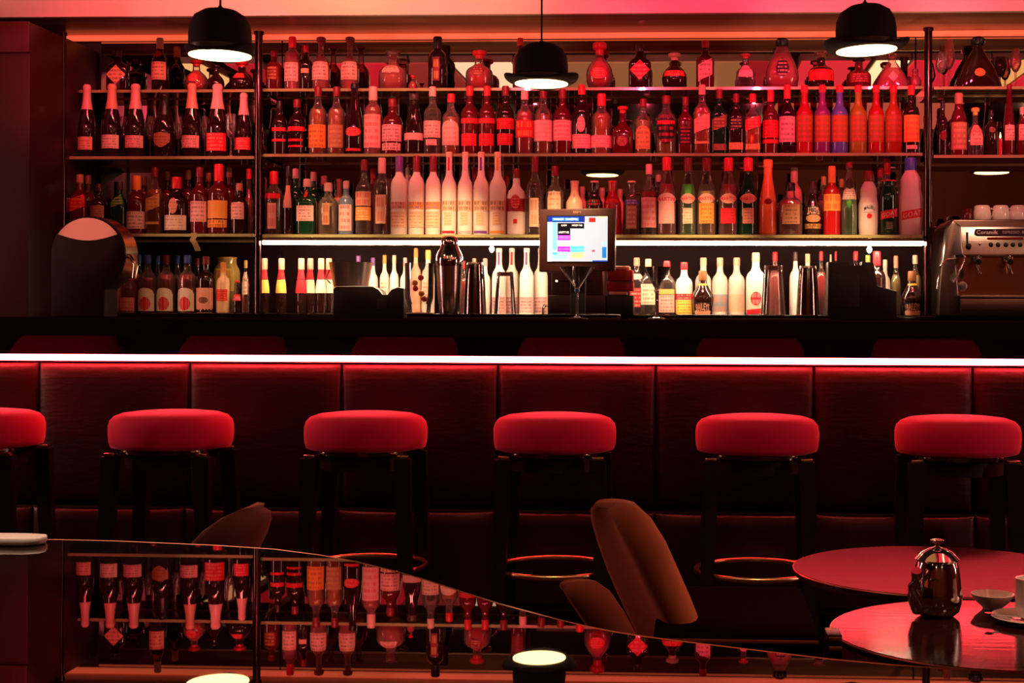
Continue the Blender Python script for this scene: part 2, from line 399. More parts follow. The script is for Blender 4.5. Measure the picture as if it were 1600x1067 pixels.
        if txt:
            vsx, fx, asp = text_geo(txt[0]); mt = MB()
            cyy = zb+(zt-zb)*txt[3] if len(txt) > 3 else (zb+zt)/2
            hh = (zt-zb)*txt[2]; sl = txt[4] if len(txt) > 4 else 0; bend = txt[5] if len(txt) > 5 else 0
            mt.add([surf(x*2*.82, cyy+y*hh+x*sl*(zt-zb)-bend*(x*x*4)*(zt-zb), arc, .0016) for x, y in vsx], fx)
            mt.build('lettering', paint(txt[1]), lo_, smooth=False)
    return root
# ---------------------------------------------------------------- room shell
XL, XR, YB, YF = -4.2, 4.4, -2.2, 6.40
Z_SOF = EYE+1.205
wall_m = mat('wine_red_wall_paint', (.16, .012, .012), .55)
dark_m = mat('near_black_ceiling_paint', (.02, .008, .008), .6)
floor_m = mat('dark_polished_floor', (.03, .012, .01), .3, bump=((30, 30, 3), .3, .5))
struct('floor', MB().box(XL, XR, YB, YF, -.05, 0), floor_m)
struct('ceiling', MB().box(XL, XR, YB, 5.72, Z_CEIL, Z_CEIL+.05), dark_m)
struct('wall_left', MB().box(XL-.06, XL, YB, YF, 0, Z_CEIL), wall_m)
struct('wall_right', MB().box(XR, XR+.06, YB, YF, 0, Z_CEIL), wall_m)
struct('wall_front', MB().box(XL, XR, YB-.06, YB, 0, Z_CEIL), mat('brown_wall_paint', (.34, .13, .05), .6))
YM = 6.33
struct('wall_back', MB().box(XL, XR, YM+.02, YM+.10, 0, Z_CEIL), dark_m)
# pale fascia over the back bar and the glossy soffit behind it
fas = mat('pale_lacquered_fascia', (.80, .62, .55), .4)
YFA = 5.88
struct('trim_1', MB().box(XL, XR, YFA, YFA+.03, Z_SOF-.004, Z_CEIL), fas)
sof = mat('glossy_maroon_soffit', (.55, .22, .13), .33, coat=.15, bump=((.6, 14, 1), .35, .35))
struct('trim_2', MB().box(XL, XR, YFA+.03, YM+.02, Z_SOF, Z_SOF+.04), sof)
struct('trim_3', MB().box(XP(104, 6.30), XR, 6.285, 6.31, Z_SOF-.024, Z_SOF-.003), mat('cove_led', (.9, .3, .2), .4, emit=(1, .13, .05), es=.8))
# left pillar: front face and return
xpil = XP(45, 5.66)
struct('trim_4', MB().box(XL, xpil, 5.66, 6.33, 0, Z_SOF-.068, .004), mat('dark_red_pillar_panel', (.035, .003, .003), .45, bump=((2, 2, 20), .2)))
struct('trim_5', MB().box(XL, xpil+.004, 5.645, 5.66, Z_SOF-.19, Z_SOF-.068, .003), mat('dark_red_pillar_band', (.06, .004, .005), .4))
# added glow panels imitate the lit lounge ceiling seen in the back mirror
panels = []
def ceil_glow(px0, px1, y0, y1, col, es, name, label):
    """px range measured in the mirror image"""
    def mx(px, Y):
        d = ray(px, 112); t = (2*YM-Y)/d.y; return d.x*t
    x0, x1 = mx(px0, (y0+y1)/2), mx(px1, (y0+y1)/2)
    t = thing('ceiling_glow_panel', ((x0+x1)/2, (y0+y1)/2, Z_CEIL-.03), label, 'light', 'stand-in glow panels for the lit ceiling, reflected behind the top shelf')
    hx, hy = (x1-x0)/2, (y1-y0)/2
    MB().box(-hx, hx, -hy, hy, -.012, .03).build('housing', mat('glow_panel_housing', (.7, .5, .45), .5), t)
    MB().box(-hx+.01, hx-.01, -hy+.01, hy-.01, -.02, -.012).build('diffuser', mat('diffuser_'+name, (.8, .3, .3), .5, emit=col, es=es), t)
RP = (1, .010, .035)
ceil_glow(405, 450, 1.95, 3.45, RP, .5, 'a', 'narrow red stand-in glow panel mirrored at the left end of the top shelf')
ceil_glow(480, 640, 1.95, 3.45, RP, .75, 'b', 'long red stand-in glow panel mirrored behind the clear decanters on the top shelf')
ceil_glow(640, 730, 1.95, 3.45, (.6, .05, .035), .5, 'c', 'dim maroon stand-in glow panel mirrored beside the tall dark bottle')
ceil_glow(732, 822, 1.95, 3.45, (1, .70, .42), 1.6, 'd', 'warm white stand-in glow panel mirrored left of the middle hat lamp')
ceil_glow(860, 1160, 1.95, 3.45, (.55, .24, .08), .6, 'e', 'broad dim amber stand-in glow panel mirrored right of the middle hat lamp')
ceil_glow(1160, 1205, 1.95, 3.45, RP, .35, 'f', 'small dark red stand-in glow panel mirrored beside the crystal teardrop decanter')
ceil_glow(1238, 1340, 1.95, 3.45, (1, .03, .05), 1., 'g', 'bright red stand-in glow panel mirrored left of the right hat lamp')
ceil_glow(1346, 1398, 1.95, 3.45, (1, .74, .38), 2., 'h', 'yellow white stand-in glow panel mirrored under the right hat lamp')
ceil_glow(1400, 1552, 1.95, 3.45, (1, .012, .04), .9, 'i', 'red stand-in glow panel mirrored behind the stemmed glasses of the right cabinet')
ceil_glow(1556, 1586, 1.95, 3.45, (1, .5, .14), 1.2, 'j', 'orange stand-in glow panel mirrored at the right edge of the right cabinet')
ceil_glow(1588, 1700, 1.95, 3.45, (1, .012, .04), .9, 'k', 'red stand-in glow panel mirrored at the picture end of the right cabinet')
ceil_glow(336, 372, 1.95, 3.45, (1, .55, .2), 1.4, 'l', 'yellow stand-in glow panel mirrored under the left hat lamp')

# ---------------------------------------------------------------- back bar: mirror, posts, shelves
mir = mat('dark_tinted_mirror', (.62, .56, .54), .012, 1)
XA, XB_, XC_ = XP(98, 5.98), XP(403, 5.98), XP(1449, 5.98)
zc = ZP(491.5, 6.0)     # back counter top
bb = thing('back_counter', (0, 6.2, 0), 'black gloss back counter carrying the lowest row of bottles', 'counter')
MB().box(xpil+.003, XR-.1, -.26, .12, .1, zc-.03, .004).build('base_cabinet', BLACKMATT, bb)
MB().box(xpil+.003, XR-.1, -.29, .125, zc-.03, zc, .003).build('counter_top', BLACKGLOSS, bb)
MB().box(xpil+.01, XR-.1, -.22, .10, 0, .1).build('plinth', BLACKMATT, bb)
zpan = EYE+.305
for k_, (a, b) in enumerate(((xpil+.01, XB_), (XB_, XC_), (XC_, XR-.1))):
    o = struct('trim_%d' % (7+k_), MB().box(a+.003, b-.003, 6.325, 6.333, zpan, Z_SOF-.025), mir)
    struct('trim_%d' % (10+k_), MB().box(a+.003, b-.003, 6.325, 6.333, zc+.0005, zpan-.001), mat('dark_maroon_back_panel', (.010, .002, .002), .6, spec=.1))
post_m = mat('dark_chrome_post', (.10, .05, .05), .12, 1)
for X, r, tx in ((XA, .011, 'slim dark post at the left end of the shelves'), (XB_, .016, 'dark shiny post between the left cabinet and the long shelves'), (XC_, .016, 'dark shiny post between the long shelves and the coffee machine')):
    t = thing('shelf_post', (X, 5.98, zc+.0005), tx, 'post', 'posts of the back bar')
    MB().tube([(0, 0, 0), (0, 0, Z_SOF-.062-zc)], r, 14).build('post_tube', post_m, t)
    MB().lathe([(r*1.3, Z_SOF-.062-zc), (r*1.3, Z_SOF-.050-zc)], 16).build('post_cap', post_m, t)
glass_sh = glassy('shelf_glass', (.35, .22, .14), .26, .12, tint=(.9, .92, .85))
edge_m = mat('green_glass_edge', (.36, .34, .14), .2, coat=.5)
def shelf(px0, px1, py, pyx, Yf, label):
    z = P(pyx, py, Yf).z; x0, x1 = XP(px0, Yf), XP(px1, Yf)
    t = thing('glass_shelf', ((x0+x1)/2, (Yf+YM)/2, z-.012), label, 'shelf', 'glass shelves of the back bar')
    h = (x1-x0)/2; d = (YM-Yf)/2
    MB().box(-h, h, -d+.003, d-.008, .001, .012).build('glass_panel', glass_sh, t)
    MB().box(-h, h, -d, -d+.003, 0, .012).build('front_edge', edge_m, t)
    MB().box(-h, h, d-.008, d-.002, -.004, .012).build('rear_rail', mat('bronze_rail', (.8, .5, .3), .35, .6), t)
    return z
SA, SBY, SC = 6.13, 6.03, 5.93
YA, YBt, YCt, YD, YD2 = 6.22, 6.10, 6.02, 6.05, 6.20
zA = shelf(410, 1441, 136.5, 925, SA, 'top glass shelf between the two thick posts')
zB = shelf(410, 1441, 239.5, 925, SBY, 'middle glass shelf between the two thick posts')
zC = shelf(410, 1441, 366.5, 925, SC, 'lower glass shelf between the two thick posts, over the white light strip')
zAl = shelf(104, 396, 140, 250, SA, 'top glass shelf of the left cabinet')
zBl = shelf(104, 396, 244, 250, SBY, 'middle glass shelf of the left cabinet under the champagne bottles')
zCl = shelf(104, 396, 365, 300, SC, 'lower glass shelf of the left cabinet beside the round tap column')
zAr = shelf(1458, 1720, 135, 1530, SA, 'top glass shelf of the right cabinet under the dark decanter')
zBr = shelf(1458, 1720, 242, 1530, SBY, 'middle glass shelf of the right cabinet above the coffee machine')
# warm white LED strip beneath the lower shelf
t = thing('light_strip', (0, 5.95, zC-.0125), 'glowing white light strip under the lower glass shelf', 'light')
x0, x1 = XP(412, 5.97), XP(1442, 5.97)
MB().box(x0, x1, -.004, .04, -.0115, -.0015).build('mounting_rail', mat('dark_rail', (.1, .03, .02), .5), t)
MB().box(x0, x1, -.004, .028, -.028, -.012, .003).build('diffuser', mat('white_led_diffuser', (1, .9, .8), .4, emit=(1, .66, .42), es=60), t)
# small bare bulbs that glare below the strip
for px in (768, 1358):
    b = thing('light_bulb', (XP(px, 6.2), 6.2, zC-.05), 'small glaring bulb below the strip at x %s' % ('middle' if px < 1000 else 'right'), 'bulb')
    b['label'] = 'small glaring bulb under the strip %s' % ('above the frosted bottles beside the till screen' if px < 1000 else 'above the black bar caddy')
    MB().lathe([(.003, -.012), (.010, -.004), (.012, .005), (.007, .014), (.004, .02)], 12).build('bulb_glass', mat('bulb_glow', (1, .9, .7), .3, emit=(1, .8, .5), es=9), b)
    MB().lathe([(.006, .018), (.006, .036)], 10).build('socket', BRASS, b)

d = ray(1127, 118); tt = (2*YM-2.77)/d.y
t = thing('downlight', (d.x*tt, 2.77, Z_CEIL-.012), 'small round white downlight mirrored as a bright dot on the top shelf', 'light')
MB().lathe([(.045, 0), (.05, .004), (.05, .012)], 24).build('bezel', STEEL, t)
MB().lathe([(.040, -.001), (.040, .004)], 24).build('lens', mat('downlight_lens', (1, .95, .9), .4, emit=(1, .85, .7), es=5), t)

# ---------------------------------------------------------------- front bar
YC0 = 5.05
zt = ZP(498.5, YC0); zf1 = ZP(528, YC0); zf2 = ZP(557, YC0+.02)
X0, X1 = XL+.02, XR-.02
bar = thing('bar_counter', (0, 5.3, 0), 'long black gloss bar counter with angled lower fascia', 'counter')
def by(y): return y-5.3
MB().prism([(by(YC0), zt), (by(YC0), zf1), (by(YC0+.022), zf2), (by(5.14), zf2), (by(5.14), zt-.06), (by(5.62), zt-.06), (by(5.62), zt)], X0, X1, 'x', .0015, 1).build('counter_top', BLACKGLOSS, bar, ang=15)
MB().box(X0, X1, by(5.13), by(5.6), .1, zt-.061).build('carcass', BLACKMATT, bar)
MB().box(X0, X1, by(5.17), by(5.55), 0, .1).build('plinth', BLACKMATT, bar)
MB().box(X0, X1, by(YC0-.0015), by(YC0-.0003), zt-.006, zt-.0005).build('edge_bead', mat('dull_grey_bead', (.10, .07, .07), .25, 1), bar)
# LED strip under the fascia
zs1 = zf2-.002; zs0 = ZP(569, 5.075)
st = thing('light_strip', (0, 5.085, zs0), 'hot pink and white light strip running along the whole bar front', 'light')
MB().box(X0, X1, -.003, .02, .004, zs1-zs0, .004).build('diffuser', mat('red_led_diffuser', (1, .3, .3), .4, emit=(1, .042, .052), es=46), st)
MB().box(X0, X1, .02, .045, 0, zs1-zs0).build('mounting_rail', STEEL, st)
# upholstered panels
ptex = mat('burgundy_leather', (.026, .0015, .003), .45, bump=((20, 20, 60), .5), spec=.35)
def pillow(w, h, d, nx=22, nz=18, seed=0, pucker=.0):
    rr = random.Random(seed); ph = [rr.uniform(0, 6) for _ in range(4)]
    mb = MB(); vs = []; fs = []
    for j in range(nz+1):
        for i in range(nx+1):
            su = -1+2*i/nx; sv = -1+2*j/nz
            u = math.copysign(1-(1-abs(su))**1.7, su); v = math.copysign(1-(1-abs(sv))**1.7, sv)
            q = ((1-abs(u)**5)*(1-abs(v)**7))**.5
            wr = pucker*max(0, v)**3*(math.sin(u*23+ph[0])+.7*math.sin(u*37+ph[1]))*(1-abs(v)**6)
            vs.append((u*w/2, -d*q-wr, h/2+v*h/2-(.006*(1-abs(u)**3) if v > .98 else 0)))
    for j in range(nz):
        for i in range(nx): a = j*(nx+1)+i; fs.append((a, a+1, a+nx+2, a+nx+1))
    n = len(vs); brd = [i for i in range(nx+1)]+[k*(nx+1)+nx for k in range(1, nz+1)]+[nz*(nx+1)+i for i in range(nx-1, -1, -1)]+[k*(nx+1) for k in range(nz-1, 0, -1)]
    for b in brd: vs.append((vs[b][0], .012, vs[b][2]))
    m = len(brd)
    for k in range(m): fs.append((brd[k], n+k, n+(k+1) % m, brd[(k+1) % m]))
    return mb.add(vs, fs)
edges_px = [-430, -186, 58, 294, 532, 777, 1024, 1272, 1521, 1770]
ztop = zs0-.001; zbot = ZP(794, 5.11)
for k in range(len(edges_px)-1):
    a, b = XP(edges_px[k], 5.10, 650), XP(edges_px[k+1], 5.10, 650)
    o = pillow(b-a-.004, ztop-zbot, .030, seed=k, pucker=.0012).build('upholstered_panel', ptex, bar, ang=70)
    o.location = ((a+b)/2, by(5.118), zbot)
    o2 = pillow(b-a-.006, zbot-.12-.01, .022, seed=k+20).build('kick_panel', mat('dark_leather_kick_panel', (.05, .016, .016), .38, bump=((20, 20, 20), .3)), bar, ang=70)
    o2.location = ((a+b)/2, by(5.118)-.05, .12)
MB().box(X0, X1, by(5.07), by(5.13), .1, zbot-.008).build('kick_backing', BLACKMATT, bar)

# ---------------------------------------------------------------- bar stools
velvet = mat('red_velvet', (.66, .011, .08), .75, sheen=1., stint=(1, .35, .5), spec=.2, bump=((60, 60, 60), .15))
zseat_top = ZP(650, 4.8, 867)
def make_stool():
    t = thing('bar_stool', (0, 4.8, 0), 'x', 'stool', 'red velvet bar stools along the counter')
    zs = ZP(709, 4.8-.14, 867); H = ZP(651, 4.8, 867)+.012-zs
    R = .2005
    MB().lathe([(.9*R, 0), (.965*R, .004), (.99*R, .02), (R, H*.35), (1.0*R, H*.58), (.975*R, H*.74), (.91*R, H*.86), (.78*R, H*.94), (.55*R, H*.985), (.25*R, H), (.02, H)], 48).build('seat', velvet, t, ang=80).location.z = zs
    MB().lathe([(.88*R, 0), (.885*R, .012)], 40).build('seat_plate', mat('dark_chrome_plate', (.3, .27, .26), .15, 1), t).location.z = zs-.013
    MB().lathe([(.72*R, 0), (.74*R, .05)], 32).build('swivel_drum', BLACKMATT, t).location.z = zs-.064
    for sx in (-1, 1):
        for sy in (-1, 1):
            l = MB(); vs = []; 
            for z, c, h in ((0, .172, .017), (zs-.02, .150, .026)):
                for dx, dy in ((-1, -1), (1, -1), (1, 1), (-1, 1)): vs.append((sx*c+dx*h, sy*(c-.012)+dy*h*.8, z))
            l.add(vs, [(3, 2, 1, 0), (4, 5, 6, 7), (0, 1, 5, 4), (1, 2, 6, 5), (2, 3, 7, 6), (3, 0, 4, 7)])
            lo = l.build('leg', BLACKWOOD, t)
            MB().box(sx*.150-.019, sx*.150+.019, sy*.138-.014, sy*.138+.014, zs-.0195, zs-.009, .003).build('leg_cap', mat('brushed_brass_cap', (.8, .62, .42), .22, 1), lo)
    N = 48; MB().tube([(.197*math.cos(2*PI*i/N), .197*math.sin(2*PI*i/N), .30) for i in range(N)], .0085, 10, closed=True).build('foot_ring', BRASS, t)
    return t
def copy_tree(o, parent=None):
    c = o.copy(); C.objects.link(c)
    if parent: c.parent = parent
    for ch in list(o.children): copy_tree(ch, c)
    return c
stool0 = make_stool()
for i, (px, py, lab_) in enumerate(((-29, 645, 'red velvet round bar stool cut off by the left edge of the photo'), (268, 645, 'red velvet bar stool behind the dark brown chair back at left'),
      (572, 650, 'red velvet bar stool straight below the metal cocktail shaker'), (867, 653, 'red velvet bar stool below the till screen and middle hat lamp'),
      (1183, 656, 'red velvet bar stool with its whole brass foot ring showing, right of the tan chair'), (1496, 656, 'red velvet bar stool behind the round tables, below the coffee machine'))):
    s_ = stool0 if i == 0 else copy_tree(stool0)
    s_.location.x = XP(px, 4.8, 680); s_['label'] = lab_

# ---------------------------------------------------------------- bowler hat pendants
felt = mat('black_felt', (.006, .003, .003), .9, sheen=.08, stint=(.5, .1, .08))
def hat(px, py, label, roll=0., rz=0., scl=1., bw=1.):
    Y = 4.75; p = P(px, py, Y)
    t = thing('hat_pendant_lamp', p, label, 'lamp', 'bowler hat pendant lamps over the bar', rz)
    t.rotation_euler = (0, roll, rz); t.scale = (scl, scl, scl)
    # crown
    prof = [(.088, 0), (.086, .012), (.086, .03), (.086, .06), (.083, .085), (.071, .110), (.046, .126), (.018, .131)]
    n = 36; vs = []; fs = []
    for r, z in prof:
        for i in range(n):
            a = 2*PI*i/n; vs.append((r*math.cos(a), r*1.12*math.sin(a), z))
    for k in range(len(prof)-1):
        for i in range(n): a = k*n+i; b = k*n+(i+1) % n; fs.append((a, b, b+n, a+n))
    fs.append(tuple((len(prof)-1)*n+i for i in range(n)))
    MB().add(vs, fs).build('crown', felt, t, ang=60)
    # curled brim: side wings curl up, front and back dip
    vs = []; fs = []; m = 6
    for k in range(m):
        s = k/(m-1)
        for i in range(n):
            a = 2*PI*i/n; side = abs(math.cos(a))**1.5
            r = .0875+bw*.034*math.sin(s*1.5)
            z = .001+.026*side*s**1.6-.004*(1-side)*s
            vs.append((r*math.cos(a), r*1.12*math.sin(a), z))
    for k in range(m-1, -1, -1):
        s = k/(m-1)
        for i in range(n):
            a = 2*PI*i/n; side = abs(math.cos(a))**1.5
            r = .0875+bw*.034*math.sin(s*1.5)-.003*s
            z = .001+.026*side*s**1.6-.004*(1-side)*s+.005
            vs.append((r*math.cos(a), r*1.12*math.sin(a), z))
    for k in range(2*m-1):
        for i in range(n): a = k*n+i; b = k*n+(i+1) % n; fs.append((a, b, b+n, a+n))
    MB().add(vs, fs).build('brim', felt, t, ang=70)
    MB().lathe([(.0865, .006), (.0875, .014), (.0870, .024)], 36, dy=1).build('hat_band', mat('satin_band', (.02, .006, .006), .4), t).scale = (1.0, 1.12, 1)
    o = MB().lathe([(.0855, -.0015), (.0855, .001)], 36).build('light_diffuser', mat('warm_lamp_diffuser', (1, .85, .6), .4, emit=(1, .64, .25), es=7), t); o.scale = (1, 1.1, 1)
    h = (Z_CEIL+.0008-p.z)/scl-.125
    c = MB().tube([(0, 0, .125), (math.sin(-roll)*h, 0, .125+h)], .0032, 8).build('cord', BLACKMATT, t)
    MB().lathe([(.010, .124), (.008, .136), (.003, .142)], 12).build('cord_grip', BLACKMATT, t)
    MB().lathe([(.02, .105+h), (.045, .118+h), (.045, .125+h)], 20, c=(math.sin(-roll)*h, 0, 0)).build('ceiling_rose', BLACKMATT, t)
    return t
hat(344, 87, 'black bowler hat lamp hanging over the left cabinet post', scl=1.16, bw=.25)
hat(846, 131, 'black bowler hat lamp hanging lowest, in the middle above the till screen', scl=1.0)
hat(1354, 79, 'tilted black bowler hat lamp hanging near the right post', roll=-.04, rz=.15, scl=1.12)
hat(1862, 121, 'black bowler hat lamp beyond the right picture edge, mirrored above the coffee machine', scl=1.05)
# ---------------------------------------------------------------- bottles
T = 'on the top glass shelf'; G1 = 'bottles on the top shelf'
def A(px, w, top, shape, glass, cap, labels, txt, **k): return bottle(px, w, top, zA, k.pop('Y', YA), shape, glass, cap, labels, txt, group=G1, **k)
A(428, 24, 80, 'std', 'maroon', 'dred', [('rect', 100, 126, .7, 'dred', 'gold')], 'dim maroon bottle first beside the left post on the top shelf')
A(457, 25, 58, 'vodka', 'pinkg', 'red', [('rect', 99, 128, .85, 'pink')], 'tall bottle with red cap and big pale label, second on the top shelf')
A(478, 17, 72, 'std', 'dark', 'red', [('rect', 108, 115, .7, 'salmon', 'dark', 0)], 'slim dark bottle with red cap and small label on the top shelf')
A(502, 26, 58, 'jug', 'pinkg', 'dred', [('rect', 98, 126, .9, 'pink')], 'clear round necked bottle with wide pink label, left of its twin on the top shelf', capf=.84)
A(547, 26, 58, 'jug', 'pinkg', 'dred', [('rect', 98, 126, .9, 'pink')], 'clear round necked bottle with wide pink label, right of its twin on the top shelf', capf=.84)
A(614, 42, 79, 'jug', 'pinkg', 'glassy', [('rect', 104, 116, .6, 'pink')], 'stout clear decanter with ring stopper on the top shelf', capf=.80)
A(645, 14, 118, 'round', 'ruby', 'red', [], 'tiny red ball shaped bottle on the top shelf')
A(684, 28, 58, 'vodka', 'dark', 'black', [('rect', 92, 128, .35, 'dred', 'gold', 2)], 'tall black shouldered bottle without big label on the top shelf', capf=.78)
A(749, 40, 79, 'jug', 'ruby', 'red', [('oval', 100, 120, .5, 'dred', 'salmon')], 'stout red decanter with cork stopper on the top shelf', capf=.78)
A(813, 22, 60, 'std', 'maroon', 'red', [('rect', 100, 124, .7, 'dred')], 'tall maroon bottle half hidden behind the middle hat lamp')
A(937, 40, 66, 'round', 'ruby', 'red', [('oval', 108, 126, .6, 'red', 'salmon')], 'cut glass red decanter with ornate stopper on the top shelf', capf=.72)
A(1000, 33, 71, 'std', 'dark', 'dark', [('diamond', 94, 126, .95, 'red', 'salmon')], 'black square bottle with red diamond label on the top shelf', sq=1, dy=.5)
A(1054, 37, 83, 'round', 'dark', 'salmon', [('rect', 112, 121, .85, 'red', 'gold', 2)], 'squat black round bottle with red stripe on the top shelf', capf=.78)
A(1102, 27, 64, 'std', 'maroon', 'red', [('slant', 92, 129, .75, 'pink')], 'maroon bottle with red cap and slanted pink label on the top shelf')
A(1165, 28, 84, 'jug', 'clear', 'red', [('rect', 103, 122, .75, 'pink', 'dark', 0)], 'short clear square bottle with red stopper on the top shelf', sq=1, capf=.86)
A(1222, 50, 60, 'tear', 'pinkg', 'black', [('oval', 92, 121, .42, 'black', 'salmon')], 'big crystal teardrop decanter with dark oval badge on the top shelf', dy=.6)
A(1283, 38, 81, 'jug', 'dark', 'glassy', [('rect', 106, 128, .95, 'red', 'dred', 2)], 'broad shouldered bottle with red wrap label left of the right hat lamp')
A(1342, 36, 92, 'jug', 'maroon', 'black', [('rect', 113, 131, .8, 'dred', 'salmon')], 'dome shaped dark bottle directly under the right hat lamp', capf=.86)
A(1394, 52, 84, 'tri', 'pinkg', 'glassy', [('diamond', 112, 130, .4, 'pink', 'dark', 0)], 'faceted clear triangular decanter near the right post on the top shelf', dy=.6, sq=1)
A(1430, 18, 108, 'slim', 'pinkg', 'glassy', [], 'small clear bottle tucked against the right post on the top shelf')
GL1 = 'bottles on the left cabinet top shelf'
def AL(px, w, top, shape, glass, cap, labels, txt, **k): return bottle(px, w, top, zAl, YA, shape, glass, cap, labels, txt, group=GL1, **k)
AL(184, 32, 80, 'std', 'dark', 'dark', [('diamond', 102, 133, .95, 'salmon')], 'black square bottle with pale diamond label in the left cabinet', sq=1, dy=.5)
AL(250, 24, 60, 'wine', 'dark', 'salmon', [('rect', 98, 126, .9, 'salmon'), ('oval', 80, 90, .7, 'red', 'dred', 0)], 'dark wine bottle with red neck seal, tallest on the left cabinet top shelf')
AL(307, 40, 94, 'round', 'ruby', 'red', [('oval', 116, 130, .5, 'red', 'pink')], 'sparkling red cut glass decanter below the left hat lamp', capf=.8)
AL(338, 28, 102, 'round', 'dark', 'black', [], 'small round dark bottle left of the glow under the left hat lamp')
AL(378, 36, 96, 'round', 'dark', 'red', [('rect', 116, 124, .5, 'red', 'salmon')], 'round dark bottle with small red label beside the left post')
GR1 = 'right cabinet top shelf glassware'
bottle(1528, 68, 58, zAr, YA, 'tri', 'dark', 'black', [('oval', 109, 122, .32, 'orange', 'dred')], 'wide dark triangular decanter with orange oval label in the right cabinet', group=GR1, dy=.6, sq=1)
def stem_glass(px, w, top, zbase, Y, bowl, label, m='crystal', cat='glass', frac=.45, name='stem_glass', group=None):
    pt = P(px, top, Y); H = pt.z-zbase; r = LEN(w/2, pt)
    t = thing(name, (pt.x, Y, zbase), label, cat, group)
    fb = .42*H if bowl != 'martini' else .56*H
    if bowl == 'tulip': b = [(.004, fb), (.5*r, fb+.04*H), (.92*r, fb+.16*H), (r, fb+.24*H), (.8*r, fb+.40*H), (.55*r, H), (.50*r, H), (.76*r, fb+.40*H), (.94*r, fb+.24*H), (.86*r, fb+.17*H), (.42*r, fb+.06*H)]
    elif bowl == 'wine': b = [(.004, fb), (.6*r, fb+.05*H), (.95*r, fb+.2*H), (r, fb+.36*H), (.9*r, H), (.87*r, H), (.96*r, fb+.36*H), (.9*r, fb+.2*H), (.5*r, fb+.07*H)]
    else: b = [(.004, fb), (.12*r, fb+.02*H), (r, H), (.97*r, H), (.10*r, fb+.05*H)]
    MB().lathe(b, 28).build('bowl', GL[m](), t, ang=60)
    MB().lathe([(.0045, fb+.002), (.0038, fb*.6), (.0038, fb*.2), (.008, .008), (.008, .006)], 12).build('stem', GL[m](), t)
    MB().lathe([(.8*r if bowl != 'martini' else .62*r, 0), (.8*r if bowl != 'martini' else .62*r, .002), (.2*r, .006), (.006, .010)], 28).build('foot', GL[m](), t)
    return t
def SG(*a, **k): return stem_glass(*a, group=k.pop('group', GR1), **k)
SG(1470, 17, 82, zAr, YA-.03, 'tulip', 'short tulip glass beside the right post on the right cabinet top shelf', 'crystal')
SG(1483, 19, 62, zAr, YA+.04, 'tulip', 'tall covered tulip glass just left of the dark triangular decanter', 'pinkg')
SG(1562, 22, 90, zAr, YA+.06, 'wine', 'dark tinted wine glass right of the triangular decanter', 'dark')
SG(1587, 18, 76, zAr, YA, 'tulip', 'tulip glass against the orange glow at the right cabinet end', 'pinkg')

# ---- middle shelf
G2 = 'bottles on the middle shelf'
def Bq(px, w, top, shape, glass, cap, labels, txt, **k): return bottle(px, w, top, zB, k.pop('Y', YBt), shape, glass, cap, labels, txt, group=G2, **k)
Bq(437, 22, 158, 'std', 'dark', 'black', [('rect', 200, 206, .9, 'red', 'dark', 0), ('rect', 218, 222, .9, 'red', 'dark', 0)], 'dark bottle with thin red bands, first beside the left post on the middle shelf')
Bq(464, 26, 156, 'std', 'dark', 'dred', [('rect', 199, 206, .95, 'red', 'dark', 0), ('rect', 218, 222, .8, 'red'), ('rect', 228, 231, .8, 'red', 'dark', 0)], 'dark bottle with three red bands, second on the middle shelf')
Bq(497, 29, 136, 'std', 'amber', 'dred', [('rect', 196, 232, .92, 'orange', 'dred')], 'amber whisky bottle with glowing orange label, left of the pair')
Bq(526, 29, 136, 'std', 'amber', 'dred', [('rect', 196, 232, .85, 'tan', 'gold')], 'amber whisky bottle with darker tan label, right of the pair')
Bq(554, 28, 131, 'hock', 'dark', 'black', [('oval', 200, 214, .85, 'red', 'salmon'), ('rect', 233, 237, .8, 'red', 'dark', 0)], 'tall slender black bottle with round red seal on the middle shelf')
Bq(583, 28, 136, 'vodka', 'pinkg', 'pink', [('rect', 180, 232, .9, 'pink', 'red')], 'straight clear bottle with pink cap and full pink label on the middle shelf')
Bq(613, 31, 155, 'std', 'maroon', 'dred', [('rect', 196, 222, .95, 'pink'), ('rect', 225, 236, .9, 'pink', 'dark', 2)], 'whisky bottle with broad pink label over a smaller one')
Bq(647, 32, 147, 'conic', 'dark', 'dark', [('rect', 209, 220, .98, 'pink', 'tan')], 'bulging dark bottle with one narrow pink belt label')
Bq(676, 29, 136, 'std', 'clear', 'pink', [('rect', 190, 216, .95, 'pink'), ('rect', 219, 228, .6, 'pink', 'red', 2)], 'clear bottle with pink cap and pink labels on the middle shelf')
Bq(705, 27, 147, 'std', 'amber', 'red', [('arch', 190, 228, .9, 'pink', 'tan')], 'amber bottle with red capsule and arched pink label')
Bq(734, 28, 135, 'std', 'maroon', 'red', [('rect', 186, 194, .95, 'red'), ('rect', 210, 229, .85, 'red', 'dred')], 'maroon bottle with red band label, leftmost of three alike')
Bq(761, 27, 135, 'std', 'maroon', 'red', [('rect', 186, 194, .95, 'red'), ('rect', 210, 229, .85, 'red', 'dred')], 'maroon bottle with red band label, middle of three alike')
Bq(790, 26, 135, 'std', 'dark', 'dred', [('rect', 186, 203, .95, 'red', 'dred'), ('rect', 210, 228, .85, 'red', 'dred')], 'blackish bottle with red band label, rightmost of three alike')
Bq(820, 28, 142, 'std', 'ruby', 'pink', [('rect', 189, 216, .97, 'red', 'gold', 2)], 'red bottle with plain bright red label under the middle hat lamp')
Bq(849, 28, 140, 'std', 'amber', 'dred', [('rect', 189, 222, .97, 'pink', 'cream')], 'whisky bottle with big pink label under the hat brim, left of its twin')
Bq(879, 28, 140, 'std', 'maroon', 'dred', [('rect', 189, 221, .97, 'pink', 'red')], 'whisky bottle with big pink label, right of its twin')
